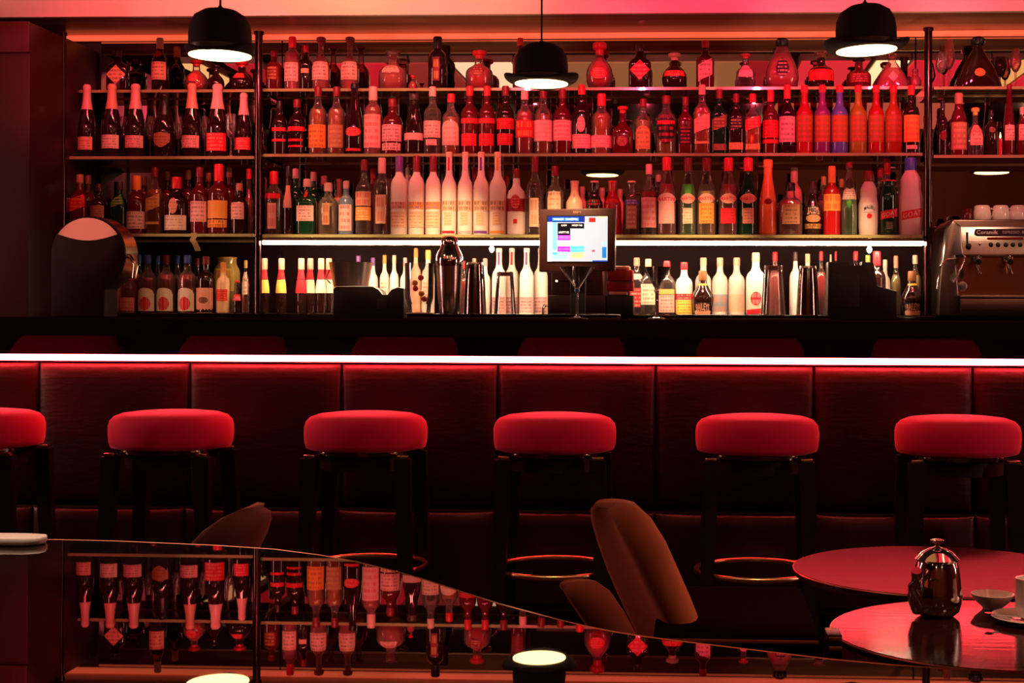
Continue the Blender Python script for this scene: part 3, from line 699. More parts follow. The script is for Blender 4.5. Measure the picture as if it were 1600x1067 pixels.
Bq(909, 29, 133, 'std', 'dark', 'red', [('oval', 183, 208, .45, 'pink', 'red'), ('rect', 211, 233, .97, 'pink', 'red')], 'black bottle with oval over oblong pink labels on the middle shelf')
Bq(940, 32, 147, 'std', 'amber', 'red', [('rect', 213, 232, .97, 'pink', 'red')], 'amber bottle with red cap and low oblong pink label', capf=.80)
Bq(973, 31, 166, 'jug', 'maroon', 'red', [('oval', 214, 230, .6, 'dred', 'salmon')], 'short maroon decanter bottle with crown shaped top', sq=1, capf=.86)
Bq(1005, 26, 155, 'std', 'olive', 'dred', [('arch', 198, 234, .8, 'gold', 'dred')], 'gold tinted bottle with arched label on the middle shelf')
Bq(1041, 34, 150, 'std', 'olive', 'dred', [('oval', 178, 226, .85, 'black', 'red'), ('rect', 190, 196, .8, 'red', 'dark', 0)], 'broad gold bottle with black oval label crossed by red')
Bq(1071, 27, 152, 'std', 'maroon', 'dred', [('arch', 198, 226, .9, 'black', 'red')], 'square dark bottle with arched black and red label', sq=1)
Bq(1097, 28, 133, 'std', 'amber', 'salmon', [('slant', 178, 210, .95, 'salmon', 'tan', 1), ('rect', 222, 226, .9, 'gold', 'dark', 0)], 'square bottle with salmon slanted label, first of four slanted ones', sq=1)
Bq(1124, 25, 140, 'std', 'dgreen', 'dred', [('slant', 180, 206, .95, 'brown', 'gold'), ('rect', 226, 236, .9, 'brown', 'gold')], 'square green black bottle with brown slanted label, second of four', sq=1)
Bq(1150, 25, 147, 'std', 'dark', 'dred', [('slant', 182, 206, .95, 'black', 'gold'), ('rect', 224, 235, .9, 'gold')], 'square black bottle with black slanted label, third of four', sq=1)
Bq(1176, 25, 147, 'std', 'amber', 'red', [('slant', 182, 206, .95, 'red', 'gold'), ('rect', 226, 235, .9, 'gold')], 'square bottle with red slanted label, fourth of four', sq=1)
Bq(1204, 26, 141, 'std', 'maroon', 'red', [('rect', 189, 216, .97, 'red', 'dred'), ('rect', 219, 225, .95, 'red', 'dark', 0)], 'bottle with bright red label right of the slanted labels', capf=.82)
Bq(1230, 28, 133, 'wine', 'dark', 'red', [('rect', 183, 223, .95, 'pink')], 'dark bottle with red capsule and tall pink label before the sleeved row')
for px, gl, tx in ((1257, 'c_red', 'red'), (1285, 'c_purple', 'purple'), (1312, 'c_blue', 'blue'), (1341, 'c_olive', 'olive brown'), (1369, 'c_red', 'scarlet'), (1396, 'c_orange', 'orange')):
    Bq(px, 27, 134, 'tall', gl, 'red', [('rect', 181, 223, .93, 'rust', 'red')],
       {'red': 'red sleeved liqueur bottle with orange label, first of the coloured row'}.get(tx, '%s sleeved liqueur bottle with orange label in the coloured row' % tx), capf=.90)
Bq(1424, 25, 134, 'std', 'dark', 'red', [('rect', 181, 223, .9, 'orange', 'red'), ('rect', 228, 234, .6, 'pink')], 'dark bottle with orange label beside the right post, last of the middle shelf')
G2L = 'champagne bottles of the left cabinet'
def BL(px, w, top, cap, labels, txt, glass='dark', **k): return bottle(px, w, top, zBl, YBt, 'champ', glass, cap, labels, txt, group=G2L, **k)
BL(136, 25, 133, 'pink', [('rect', 215, 235, .85, 'salmon')], 'champagne bottle nearest the left end, round seal on its neck')
BL(175, 28, 132, 'salmon', [('rect', 212, 233, .9, 'cream')], 'champagne bottle with gold pink foil and cream label, second from left end')
BL(212, 29, 132, 'pink', [('rect', 213, 232, .92, 'pink')], 'champagne bottle with pink foil and pink label, left of the dark shield one')
BL(257, 32, 146, 'black', [('shield', 208, 232, .75, 'tan', 'dred')], 'black champagne bottle with dull shield shaped label')
BL(300, 28, 131, 'salmon', [('rect', 213, 232, .9, 'pink')], 'champagne bottle with pink label, right of the dark shield one')
BL(340, 31, 132, 'pink', [('rect', 209, 237, .93, 'red', 'salmon')], 'champagne bottle with bright red label')
BL(381, 24, 146, 'pink', [('rect', 216, 235, .9, 'red', 'pink')], 'champagne bottle with small red label against the left post')
stem_glass(361, 16, 178, zBl, YBt-.04, 'wine', 'sparkling wine glass between the two rightmost champagne bottles', 'crystal', group='glasses of the left cabinet')
for px, tx in ((193, 'second and third'), (235, 'third and fourth'), (279, 'fourth and fifth'), (320, 'fifth and sixth')):
    stem_glass(px, 15, 182, zBl, YBt+.09, 'tulip', 'tulip flute behind the gap between %s champagne bottles' % tx, 'crystal', group='glasses of the left cabinet')
G2R = 'bottles on the right cabinet middle shelf'
def BR(px, w, top, shape, glass, cap, labels, txt, **k): return bottle(px, w, top, zBr, YBt, shape, glass, cap, labels, txt, group=G2R, **k)
BR(1473, 16, 158, 'std', 'dark', 'black', [('oval', 205, 220, .6, 'dred')], 'slim dark bottle beside the right post above the coffee machine')
BR(1498, 27, 146, 'verm', 'maroon', 'tan', [('rect', 192, 235, .9, 'tan', 'salmon')], 'reddish brown bottle left of the short clear one in the right cabinet')
BR(1524, 25, 168, 'jug', 'clear', 'gold', [('rect', 196, 228, .8, 'salmon', 'dark')], 'short clear square bottle with cork in the right cabinet', sq=1, capf=.84)
BR(1549, 19, 172, 'std', 'dark', 'black', [('oval', 200, 208, .5, 'brown', 'gold', 0)], 'short dark bottle behind the red glow in the right cabinet')
BR(1577, 17, 132, 'hock', 'maroon', 'dred', [('rect', 196, 220, .8, 'pink')], 'thin tall maroon bottle rising past the right cabinet top shelf')
BR(1597, 16, 168, 'std', 'maroon', 'pink', [('rect', 195, 220, .7, 'pink')], 'maroon bottle cut by the right edge above the coffee machine')
t = thing('candle_glass', (XP(1562, YBt-.035), YBt-.035, zBr), 'slim red glass candle glowing on the right cabinet middle shelf', 'candle')
MB().lathe([(.008, 0), (.0085, .03), (.008, .07)], 14).build('glass_tube', GL['ruby'](), t)
MB().lathe([(.002, .071), (.0045, .077), (.003, .086), (.0008, .096)], 10).build('flame', mat('candle_flame', (1, .5, .3), .5, emit=(1, .25, .12), es=6), t)

# ---- lower shelf
G3 = 'bottles on the lower shelf'
def Cq(px, w, top, shape, glass, cap, labels, txt, **k): return bottle(px, w, top, zC, k.pop('Y', YCt), shape, glass, cap, labels, txt, group=G3, **k)
Cq(428, 26, 268, 'vodka', 'clear', 'red', [('rect', 303, 311, .85, 'red', 'pink', 0), ('rect', 318, 358, .5, 'pink', 'red', 2)], 'clear bottle with red belt beside the left post on the lower shelf')
Cq(451, 17, 260, 'slim', 'dark', 'black', [('rect', 290, 325, .7, 'salmon', 'dark', 0)], 'narrow black bottle with long salmon neck stripe')
Cq(480, 29, 280, 'std', 'dgreen', 'pink', [('oval', 298, 309, .35, 'red', 'dred', 0), ('rect', 322, 346, .95, 'pink')], 'dark green square gin bottle with red seal and pink label', sq=1, capf=.86)
for k, px in enumerate((462, 490, 503)):
    Cq(px, 22, 264+k*5, 'std', 'dgreen', 'pink', [], ('green gin bottle with pink cap, farthest left behind the square one', 'green gin bottle with pink cap behind the front square one', 'green gin bottle with pink cap behind the yellow green bottle')[k], Y=YCt+.11+.02*k)
Cq(513, 35, 286, 'std', 'olive', 'pink', [('rect', 318, 352, .35, 'tan', 'dred', 2)], 'yellow green round shouldered bottle on the lower shelf', capf=.84)
Cq(541, 26, 283, 'std', 'bluegrey', 'pink', [('rect', 308, 361, .82, 'pink')], 'blue grey bottle with tall pink label')
Cq(569, 25, 250, 'std', 'clear', 'dred', [('rect', 300, 322, .9, 'salmon', 'red', 2), ('rect', 324, 345, .9, 'orange', 'cream')], 'clear bottle with dark cap and orange salmon label')
Cq(597, 25, 247, 'vodka', 'clear', 'pink', [('rect', 305, 350, .6, 'peach', 'red', 2)], 'clear tall bottle with pink cap left of the frosted row')
for px, gcol, tx in ((624, 'purple', 'purple print'), (651, 'orange', 'orange print beside a dark figure'), (677, 'gold', 'golden print')):
    Cq(px, 27, 244, 'vodka', 'frost', 'purple' if px == 624 else 'dred', [('rect', 316, 327, .9, 'salmon' if px == 624 else 'orange', gcol if px == 624 else 'blue', 2), ('rect', 331, 356, .9, 'peach', 'tan')], 'frosted vodka bottle with dark cap and '+tx)
for px, cc, tx in ((702, 'red', 'red'), (727, 'pink', 'pale'), (752, 'purple', 'purple'), (778, 'orange', 'orange')):
    Cq(px, 26, 238, 'tall', 'frost', 'peach', [('rect', 240, 267, .35, cc, 'dark', 0), ('rect', 314, 330, .93, 'peach', 'dark', 2), ('rect', 332, 352, .5, 'peach', 'tan'), ('rect', 361, 365, .8, cc, 'dark', 0)], 'tall frosted vodka bottle with %s neck stripe' % tx)
Cq(807, 28, 264, 'std', 'frost', 'dred', [('rect', 311, 331, .95, 'dred', 'red'), ('oval', 305, 327, .5, 'red', 'pink'), ('rect', 343, 350, .2, 'red', 'dark', 0)], 'white bottle with dark belt and red emblem right of the frosted row')
Cq(836, 27, 245, 'std', 'clear', 'dred', [('rect', 310, 355, .5, 'peach', 'tan', 2)], 'clear bottle with tall dark cap half behind the till screen', capf=.80)
Cq(867, 27, 260, 'std', 'clear', 'dred', [('rect', 300, 340, .7, 'peach', 'tan')], 'clear bottle with maroon cap showing above the till screen')
Cq(898, 26, 283, 'flare', 'peach', 'peach', [('oval', 302, 309, .2, 'tan', 'dark', 0)], 'peach coloured small bottle with flared neck above the till screen')
Cq(929, 29, 283, 'flare', 'dark', 'pink', [('rect', 312, 322, .9, 'black', 'red', 2)], 'dark bottle with berry print above the till screen corner')
Cq(957, 30, 283, 'flare', 'c_red', 'red', [('rect', 312, 318, .7, 'red', 'dred', 2)], 'bright red flared neck bottle right of the till screen')
Cq(987, 27, 283, 'flare', 'clear', 'peach', [('rect', 312, 320, .8, 'blue', 'pink', 2), ('rect', 322, 358, .6, 'tan', 'cream')], 'clear flared bottle with blue band and patterned label')
Cq(1014, 27, 257, 'std', 'clear', 'pink', [('rect', 300, 308, .85, 'dred', 'gold', 0), ('rect', 309, 356, .92, 'pink', 'red')], 'bottle with pink label and dark belt left of the vermouth row')
Cq(1042, 30, 246, 'verm', 'ruby', 'red', [('lens', 302, 322, .95, 'pink', 'red', 0, ('MARTINI', 'red', .3)), ('rect', 318, 350, .8, 'pink', 'salmon')], 'rose vermouth bottle with pink label, leftmost of the vermouths')
for px, gl, cap, lc, tx in ((1075, 'green', 'dred', 'peach', 'green vermouth bottle with red lozenge badge'), (1104, 'yellow', 'dred', 'orange', 'pale golden vermouth bottle with red lozenge badge'),
        (1138, 'redg', 'red', 'red', 'deep red vermouth bottle with red label'), (1169, 'dgreen', 'red', 'salmon', 'blackish green vermouth bottle with red capsule')):
    Cq(px, 29 if gl != 'yellow' else 33, 247, 'verm', gl, cap, [('lens', 303, 319, .85, 'salmon', 'red', 0, ('MARTINI', 'red', .34)), ('round' if 0 else 'rect', 326 if gl != 'yellow' else 318, 350, .55 if gl not in ('yellow', 'redg') else .75, lc, 'dred', 1)], tx)
Cq(1200, 27, 250, 'conic', 'orange', 'orange', [('lens', 311, 320, .5, 'dred', 'gold', 0)], 'orange lacquered bottle without paper label on the lower shelf')
Cq(1235, 39, 286, 'std', 'redg', 'black', [('rect', 320, 351, .75, 'tan', 'dark')], 'square red brown bottle with wide black cap', sq=1, capf=.85)
Cq(1241, 24, 262, 'vodka', 'peach', 'peach', [], 'peach bottle standing behind the square red brown one', Y=YCt+.17)
Cq(1270, 33, 284, 'cream', 'dark', 'dark', [('rect', 322, 336, .7, 'black', 'red', 0, ('BAILEYS', 'salmon', .8, .5, 0, .12)), ('oval', 336, 348, .75, 'tan', 'gold'), ('rect', 350, 358, .9, 'brown', 'gold', 2)], 'bulging dark cream liqueur bottle on the lower shelf')
Cq(1300, 27, 260, 'std', 'c_red', 'orange', [('rect', 304, 330, .95, 'orange', 'red', 2)], 'red bottle with orange shoulder label and orange capsule', capf=.76)
Cq(1327, 25, 254, 'hock', 'green', 'dred', [('oval', 278, 296, .7, 'dark', 'gold', 0), ('arch', 294, 312, .93, 'cream', 'dark')], 'bright green liqueur bottle with cream shoulder label')
Cq(1357, 31, 268, 'curvy', 'white', 'dred', [('rect', 318, 332, .62, 'white', 'tan', 0, ('MALIBU', 'black', .42, .55, 0, .25)), ('oval', 334, 342, .26, 'red', 'dred', 0)], 'white coated bottle with arched lettering and red spot')
Cq(1388, 30, 282, 'jar', 'dgreen', 'red', [('slant', 326, 344, .85, 'red', 'pink', 0, ('GOAT', 'pink', .42, .5, .3)), ('rect', 347, 359, .4, 'dgreen', 'salmon')], 'dark green wide necked bottle with slanted red flag logo')
Cq(1376, 22, 262, 'std', 'clear', 'red', [], 'clear bottle with red cap left behind the dark green one', Y=YCt+.14)
Cq(1386, 25, 248, 'std', 'clear', 'red', [], 'tall clear bottle with red cap behind the dark green one', Y=YCt+.09, capf=.8)
Cq(1423, 36, 247, 'curvy', 'white', 'blue', [('slant', 326, 345, .8, 'red', 'pink', 0, ('GOAT', 'pink', .42, .5, .3))], 'white bottle with blue cap and slanted red flag logo beside the right post')
Cq(1287, 18, 276, 'std', 'yellow', 'yellow', [], 'yellow capped bottle behind the cream liqueur on the lower shelf', Y=YCt+.18)
Cq(1315, 18, 280, 'std', 'yellow', 'yellow', [], 'yellow capped bottle behind the green liqueur on the lower shelf', Y=YCt+.18)
for px, tp, gl, cp, tx in ((910, 292, 'peach', 'peach', 'left of the berry bottle'), (941, 294, 'peach', 'peach', 'right of the berry bottle'), (969, 296, 'peach', 'peach', 'right of the bright red one'),
                           (638, 262, 'white', 'cream', 'between the first two frosted ones'), (693, 268, 'maroon', 'black', 'behind the golden print one'), (742, 262, 'c_red', 'red', 'between the pale and purple striped ones'),
                           (765, 262, 'c_red', 'red', 'between the purple and orange striped ones'), (791, 276, 'c_red', 'red', 'right of the orange striped one'), (583, 264, 'c_red', 'red', 'left of the pink capped clear one'),
                           (609, 280, 'c_red', 'dred', 'right of the pink capped clear one'), (1029, 270, 'clear', 'peach', 'left of the rose vermouth'), (530, 280, 'peach', 'salmon', 'left of the blue grey one')):
    Cq(px, 20, tp, 'std', gl, cp, [], 'back row bottle on the lower shelf '+tx, Y=YCt+.20)
G3L = 'bottles on the left cabinet lower shelf'
def CL(px, w, top, shape, glass, cap, labels, txt, **k): return bottle(px, w, top, zCl, k.pop('Y', YCt), shape, glass, cap, labels, txt, group=G3L, **k)
CL(104, 14, 280, 'std', 'dark', 'dark', [('rect', 310, 332, .8, 'dred')], 'narrow dark bottle at the far left end of the lower shelf')
CL(125, 27, 273, 'std', 'maroon', 'tan', [('slant', 304, 332, .95, 'red', 'gold')], 'square dark bottle with red slanted label above the tap column', sq=1)
CL(155, 25, 288, 'std', 'dark', 'dark', [('rect', 322, 340, .8, 'tan')], 'dim dark bottle between the two slanted labels at left')
CL(187, 24, 285, 'std', 'dgreen', 'dark', [('slant', 303, 325, .95, 'green', 'gold')], 'dark bottle with green slanted label above the tap column', sq=1)
CL(214, 30, 275, 'std', 'maroon', 'orange', [('rect', 331, 358, .95, 'cream')], 'short necked bottle with orange cap and cream label', capf=.76)
CL(242, 23, 262, 'std', 'amber', 'dred', [('slant', 303, 332, .95, 'gold', 'brown'), ('rect', 347, 351, .9, 'gold', 'dark', 0)], 'amber square bottle with gold slanted label', sq=1)
CL(276, 34, 277, 'wine', 'dark', 'red', [('oval', 310, 335, .38, 'salmon', 'tan'), ('rect', 337, 360, .95, 'cream', 'tan')], 'wide black bottle with oval over oblong cream labels')
CL(312, 27, 262, 'std', 'maroon', 'dred', [('rect', 315, 347, .92, 'pink', 'dred')], 'maroon bottle with big square pink label on the left lower shelf')
CL(342, 33, 257, 'std', 'maroon', 'red', [('rect', 314, 342, .93, 'orange', 'gold'), ('rect', 344, 356, .9, 'orange', 'dred', 2)], 'red brown bottle with orange label on the left lower shelf', capf=.76)
CL(374, 25, 287, 'std', 'dark', 'tan', [('rect', 317, 343, .75, 'pink', 'dred')], 'dark bottle with narrow pink label near the left post')
CL(389, 14, 264, 'slim', 'ruby', 'red', [], 'thin red necked bottle touching the left post', Y=YCt+.08)
for px, tp, tx in ((138, 274, 'behind the red slanted label'), (225, 277, 'behind the short orange capped bottle'), (262, 268, 'behind the gold slanted label'), (294, 266, 'between the two big cream and pink labels'), (326, 270, 'left of the orange labelled one'), (358, 262, 'right of the orange labelled one')):
    CL(px, 20, tp, 'std', 'maroon', 'tan', [('rect', 315, 340, .7, 'dred', 'salmon')], 'back row bottle in the left cabinet '+tx, Y=YCt+.15)

# ---- back counter
G4 = 'bottles on the back counter'
def Dq(px, w, top, shape, glass, cap, labels, txt, **k): return bottle(px, w, top, zc, k.pop('Y', YD), shape, glass, cap, labels, txt, group=k.pop('group', G4), **k)
GJ = 'syrup bottles on the back counter'
for px, tp, gl, cp, col, spot_, tx in ((231, 399, 'redg', 'blue', 'cream', 'red', 'syrup bottle with arched fruit label, leftmost of three'), (260, 399, 'ruby', 'dred', 'cream', 'red', 'syrup bottle with arched fruit label, middle of three'),
       (293, 399, 'redg', 'blue', 'cream', 'red', 'syrup bottle with arched berry label, rightmost of three')):
    Dq(px, 27, tp, 'std', gl, cp, [('arch', 450, 486, .88, col, 'dred', 0), ('oval', 464, 485, .6, spot_, 'dred', 0), ('rect', 489, 492, .6, 'cream', 'dark', 2)], tx, group=GJ)
Dq(322, 27, 401, 'std', 'dark', 'dred', [('rect', 450, 490, .9, 'salmon', 'tan', 0), ('oval', 464, 474, .55, 'brown', 'dark', 0)], 'dark syrup bottle with square brown fruit label', group=GJ)
Dq(349, 20, 410, 'std', 'cream', 'orange', [('rect', 452, 470, .8, 'red', 'orange')], 'pale orange juice bottle left of the small cola bottle', capf=.8)
Dq(371, 19, 439, 'soda', 'dark', 'red', [('rect', 460, 470, .95, 'red', 'pink', 0, ('Cola', 'pink', .6))], 'small cola bottle with red label on the left back counter')
Dq(384, 17, 407, 'std', 'ruby', 'yellow', [('rect', 425, 460, .7, 'cream', 'red')], 'red bottle with white label beside the left post, back counter')
Dq(355, 34, 402, 'jar', 'yellow', 'orange', [('rect', 420, 455, .9, 'yellow', 'red', 2)], 'large yellow juice container behind the cola bottle', Y=YD2, sq=1)
Dq(175, 25, 439, 'jar', 'cream', 'white', [('rect', 460, 485, .8, 'cream', 'tan')], 'cream jar half behind the round tap column', cat='jar', name='jar')
Dq(202, 27, 436, 'jar', 'pinkg', 'red', [('rect', 465, 490, .8, 'salmon', 'red')], 'pink glass jar right of the cream jar', cat='jar', name='jar')
for px, tp, cp, tx in ((217, 398, 'blue', 'left of the first syrup bottle'), (246, 400, 'blue', 'between the first two syrup bottles'), (277, 400, 'blue', 'between the last two fruit syrups'), (308, 404, 'dred', 'left of the brown fruit syrup')):
    Dq(px, 18, tp, 'std', 'ruby', cp, [], 'back row syrup bottle '+tx, Y=YD2, group=GJ)
GS = 'small soda bottles on the back counter'
for px, lc, tx in ((413, 'yellow', 'small soda bottle with yellow label, alone beside the left post'), (440, 'yellow', 'small soda bottle with yellow label, second from the post'),
                (471, 'red', 'small soda bottle with red striped label in the middle pair'), (485, 'cream', 'small soda bottle with white label in the middle pair'),
                (502, 'cream', 'small soda bottle with white label, left of the last pair'), (514, 'cream', 'small soda bottle with white label touching the steel bucket')):
    Dq(px, 16 if px > 420 else 17, 404, 'soda', 'dark', 'salmon', [('rect', 421, 436, .95, 'red', 'dred', 0), ('rect', 437, 458, .96, lc, 'orange', 0)], tx, group=GS, capf=.80, Y=YD+(.06 if px in (485, 514) else 0))
Dq(560, 17, 400, 'std', 'clear', 'purple', [], 'clear bottle with purple cap rising behind the steel bucket', Y=YD2)
Dq(583, 17, 403, 'std', 'frost', 'purple', [], 'pale bottle with violet cap behind the black caddy', Y=YD2)
for px, tp, cp, gl, tx in ((601, 399, 'orange', 'white', 'white bottle with orange cap in the bright cluster'), (616, 399, 'cream', 'frost', 'frosted bottle with cream cap in the bright cluster'), (633, 403, 'pink', 'frost', 'frosted bottle with pink cap left of the beer mug'),
        (650, 388, 'orange', 'peach', 'peach bottle with orange cap behind the beer mug'), (669, 391, 'yellow', 'white', 'white bottle with yellow cap behind the beer mug'), (724, 408, 'red', 'redg', 'red bottle between shaker and tins'),
        (741, 404, 'salmon', 'white', 'white bottle with salmon cap above the first tins'), (758, 404, 'pink', 'frost', 'frosted bottle with pink cap above the first tins')):
    Dq(px, 21 if px < 700 else 18, tp, 'std', gl, cp, [('rect', 440, 470, .8, 'cream', 'red')] if px in (601, 669) else [], tx, Y=YD2)
for px, sc, tx in ((780, 'purple', 'with one violet stripe, first'), (800, 'red', 'with a red stripe, second'), (823, 'purple', 'with a purple stripe, third'), (845, 'blue', 'with a blue stripe, fourth')):
    Dq(px, 21, 388, 'tall', 'frost', 'white', [('rect', 390, 414, .35, sc, 'dark', 0), ('rect', 464, 489, .93, 'pink', 'dark', 1)], 'overexposed white frosted bottle '+tx+' beside the till screen', Y=YD2+(.045 if px in (800, 845) else -.01))
Dq(995, 22, 403, 'std', 'clear', 'salmon', [('rect', 428, 436, .9, 'cream', 'gold', 0), ('rect', 450, 480, .85, 'red', 'cream')], 'clear bottle with red label left of the second martini glass', Y=YD2)
Dq(1013, 23, 405, 'std', 'clear', 'salmon', [('rect', 444, 476, .88, 'cream', 'red')], 'clear bottle with cream and red label behind the second martini glass', Y=YD)
Dq(1042, 26, 408, 'std', 'clear', 'red', [('rect', 452, 460, .92, 'olive' if 0 else 'gold', 'dark', 0), ('rect', 461, 488, .92, 'pink', 'red')], 'clear rum bottle with pink label right of the second martini glass')
Dq(1069, 27, 410, 'std', 'frost', 'red', [('rect', 459, 468, .95, 'red', 'pink', 2), ('rect', 469, 491, .95, 'yellow', 'red')], 'short bottle with red cap and yellow and red label')
GC = 'cream liqueur bottles on the back counter'
for px, w_, tp, yy, tx in ((1098, 33, 423, 0, 'dark cream liqueur bottle in front of the bright white bottles'), (1425, 32, 424, 4, 'dark cream liqueur bottle right of the black caddy')):
    bottle(px, w_, tp, zc, YD-.03, 'cream', 'dark', 'brown', [('rect', 472, 486, .72, 'black', 'red', 0, ('BAILEYS', 'salmon', .8, .5, 0, .16)), ('arch', 484, 494, .8, 'salmon', 'tan', 0), ('rect', 443, 446, .9, 'orange', 'dark', 0)], tx, group=GC)
for px, lc, ic, tx in ((1099, 'cream', 'gold', 'overexposed white bottle behind the cream liqueur'), (1125, 'grey', 'orange', 'white bottle with grey label and gold motif'), (1151, 'peach', 'salmon', 'white bottle with plain peach label')):
    Dq(px, 25, 403, 'std', 'white', 'peach', [('rect', 460, 492, .95, lc, ic, 0 if lc == 'peach' else 2)], tx, Y=YD2)
Dq(1181, 29, 395, 'std', 'white', 'salmon', [('oval', 456, 477, .55, 'red', 'pink', 2), ('slant', 481, 492, .9, 'red', 'peach', 0)], 'white bottle with round red badge and red diagonal', Y=YD+.03)
for px, tp, cp, gl, tx in ((1211, 394, 'red', 'pinkg', 'pink bottle with red cap behind the upturned glass'), (1243, 394, 'dark', 'frost', 'frosted bottle with dark cap left of the tall tins'), (1262, 397, 'peach', 'frost', 'frosted bottle with peach cap behind the tall tins'),
        (1283, 393, 'red', 'redg', 'red bottle with red cap right of the tall tins'), (1298, 398, 'peach', 'redg', 'red bottle with peach cap left of the black caddy'), (1306, 393, 'red', 'ruby', 'ruby bottle with red cap rising from behind the caddy'),
        (1337, 393, 'red', 'ruby', 'ruby bottle with red cap above the middle of the caddy'), (1356, 399, 'yellow', 'redg', 'bottle with yellow cap above the caddy'),
        (1400, 400, 'salmon', 'olive', 'yellow green bottle above the right end of the caddy'), (1430, 399, 'cream', 'yellow', 'yellow bottle with cream cap behind the cream liqueur'), (1383, 406, 'cream', 'white', 'white bottle between the cola bottle and the green one')):
    Dq(px, 19, tp, 'wine' if px == 1400 else 'std', gl, cp, [], tx, Y=YD2)
Dq(1370, 27, 393, 'std', 'dark', 'red', [('oval', 454, 464, .6, 'red', 'pink', 2), ('rect', 472, 478, .6, 'cream', 'tan', 0)], 'black bottle with red capsule and red badge in the caddy', capf=.78, Y=YD)
Dq(1347, 14, 413, 'std', 'maroon', 'dred', [], 'thin maroon bottle left of the black capped one')
Dq(856, 18, 476, 'jar', 'clear', 'dred', [], 'little clear jar with dark lid at the foot of the till', cat='jar', name='jar', Y=5.9)

# keep neighbours on a shelf from touching
for _ in range(4):
    for i in range(len(REG)):
        for j in range(i+1, len(REG)):
            a, b = REG[i], REG[j]
            if abs(a[4]-b[4]) > .05: continue
            dx, dy_, rr = a[1]-b[1], a[2]-b[2], a[3]+b[3]+.0012
            if dx*dx+dy_*dy_ >= rr*rr: continue
            bk = a if a[2] > b[2]+.001 else b; fr = b if bk is a else a
            need = fr[2]+math.sqrt(max(0, rr*rr-dx*dx))
            lim = 6.31-bk[3]
            if bk[2] > fr[2]+.02 and need <= lim: bk[2] = need; bk[0].location.y = need
            else:
                f = max(.8, math.hypot(dx, dy_)/rr)
                for q in (a, b): q[3] *= f; q[0].scale.x *= f; q[0].scale.y *= f
# ---------------------------------------------------------------- items on the bar and back counter
ztc = zt      # front counter top
# inner raised ledges
YL = 5.52
for a, b, tx in ((640, 970, 'low black ledge under the cocktail shaker'), (1060, 1296, 'low black ledge under the tall mixing tins')):
    t = thing('counter_ledge', ((XP(a, YL)+XP(b, YL))/2, YL, zt), tx, 'ledge', 'black ledges on the counter')
    h = (XP(b, YL)-XP(a, YL))/2; zl = ZP(491, YL)-zt
    MB().box(-h, h, -.05, .07, 0, zl, .002).build('ledge_top', BLACKGLOSS, t)
    MB().box(-h, h, -.0512, -.050, .001, .003).build('edge_bead', mat('dull_bead', (.35, .22, .2), .3, 1), t)
zL = ZP(491, YL)
def item(px, Y, z, name, label, cat, group=None): return thing(name, (XP(px, Y), Y, z), label, cat, group)
def px2m(n, Y): return n*Y/F_PX
# shaker
Y = 5.52; t = item(702, Y, zL+.0005, 'cocktail_shaker', 'polished three piece cocktail shaker on the ledge', 'shaker')
H = ZP(370, Y)-zL; r = px2m(22, Y); u = H/120
MB().lathe([(.68*r, 0), (.72*r, .003), (.86*r, 40*u), (.93*r, 66*u), (.95*r, 74*u)], 32).build('shaker_body', SATIN, t)
MB().lathe([(.96*r, 74*u), (1.0*r, 79*u), (1.0*r, 84*u), (.90*r, 92*u), (.66*r, 103*u), (.60*r, 107*u)], 32).build('strainer_top', CHROME, t)
MB().lathe([(.62*r, 107*u), (.64*r, 110*u), (.58*r, 117*u), (.44*r, 120*u), (.1*r, 121*u)], 28).build('shaker_cap', CHROME, t)
# mixing tins
def tins(px, w, top, tx, n=3):
    t = item(px, 5.52, zL+.0005, 'mixing_tin_stack', tx, 'tin', 'stacked steel mixing tins')
    H = ZP(top, 5.52)-zL; r = px2m(w/2, 5.52)
    for k in range(n):
        MB().lathe([(r*(1-.02*k), 0+k*.006), (r*(.9-.02*k), H*.5), (r*(.74-.02*k), H*(.96)+k*.004-.004*n), (r*.68, H*(.97)+k*.004-.004*n)], 28).build('tin', SATIN if k else mat('dark_mirror_steel', (.35, .28, .25), .12, 1), t)
tins(742, 36, 406, 'upturned steel mixing tins right of the cocktail shaker')
tins(1262, 36, 411, 'tall upturned steel mixing tins left of the black caddy')
# upturned clear glasses
for px, w, top, tx in ((789, 36, 425, 'upturned clear mixing glass left of the till'), (1208, 40, 414, 'upturned clear mixing glass before the white bottles')):
    t = item(px, 5.53, zL+.0005, 'mixing_glass', tx, 'glass', 'upturned mixing glasses')
    H = ZP(top, 5.53)-zL; r = px2m(w/2, 5.53)
    MB().lathe([(r, 0), (r*.97, .004), (.70*r, H*.96), (.66*r, H), (.62*r, H*.95), (.93*r, .001)], 26).build('glass_wall', GL['crystal'](), t)
    MB().lathe([(.72*r, H*.90), (.73*r, H*.94), (.71*r, H*.985)], 26, close=False).build('base_ring', mat('dark_rubber_ring', (.2, .05, .04), .3), t)
# beer mug / tumbler
t = item(655, 5.53, zL+.0005, 'tumbler', 'large cut glass tumbler holding orange pieces, left of the shaker', 'glass')
H = ZP(412, 5.53)-zL; r = px2m(23, 5.53)
MB().lathe([(.72*r, 0), (.76*r, .006), (.80*r, .03), (.97*r, .06), (r, H), (.94*r, H), (.90*r, .07), (.72*r, .035)], 26).build('glass_wall', GL['crystal'](), t)
for k in range(5):
    a = k*1.3; MB().lathe([(.003, -.011), (.010, -.006), (.012, .002), (.008, .009), (.002, .011)], 10, c=(.35*r*math.cos(a), .35*r*math.sin(a), .055+.020*k)).build('orange_piece', mat('orange_peel', (.9, .25, .05), .5) if k % 2 else mat('red_fruit', (.7, .02, .02), .4), t)
MB().lathe([(.9*r, 0), (.95*r, .004)], 24).build('coaster', mat('pale_coaster', (.8, .6, .5), .5), t).location.z = -.0005
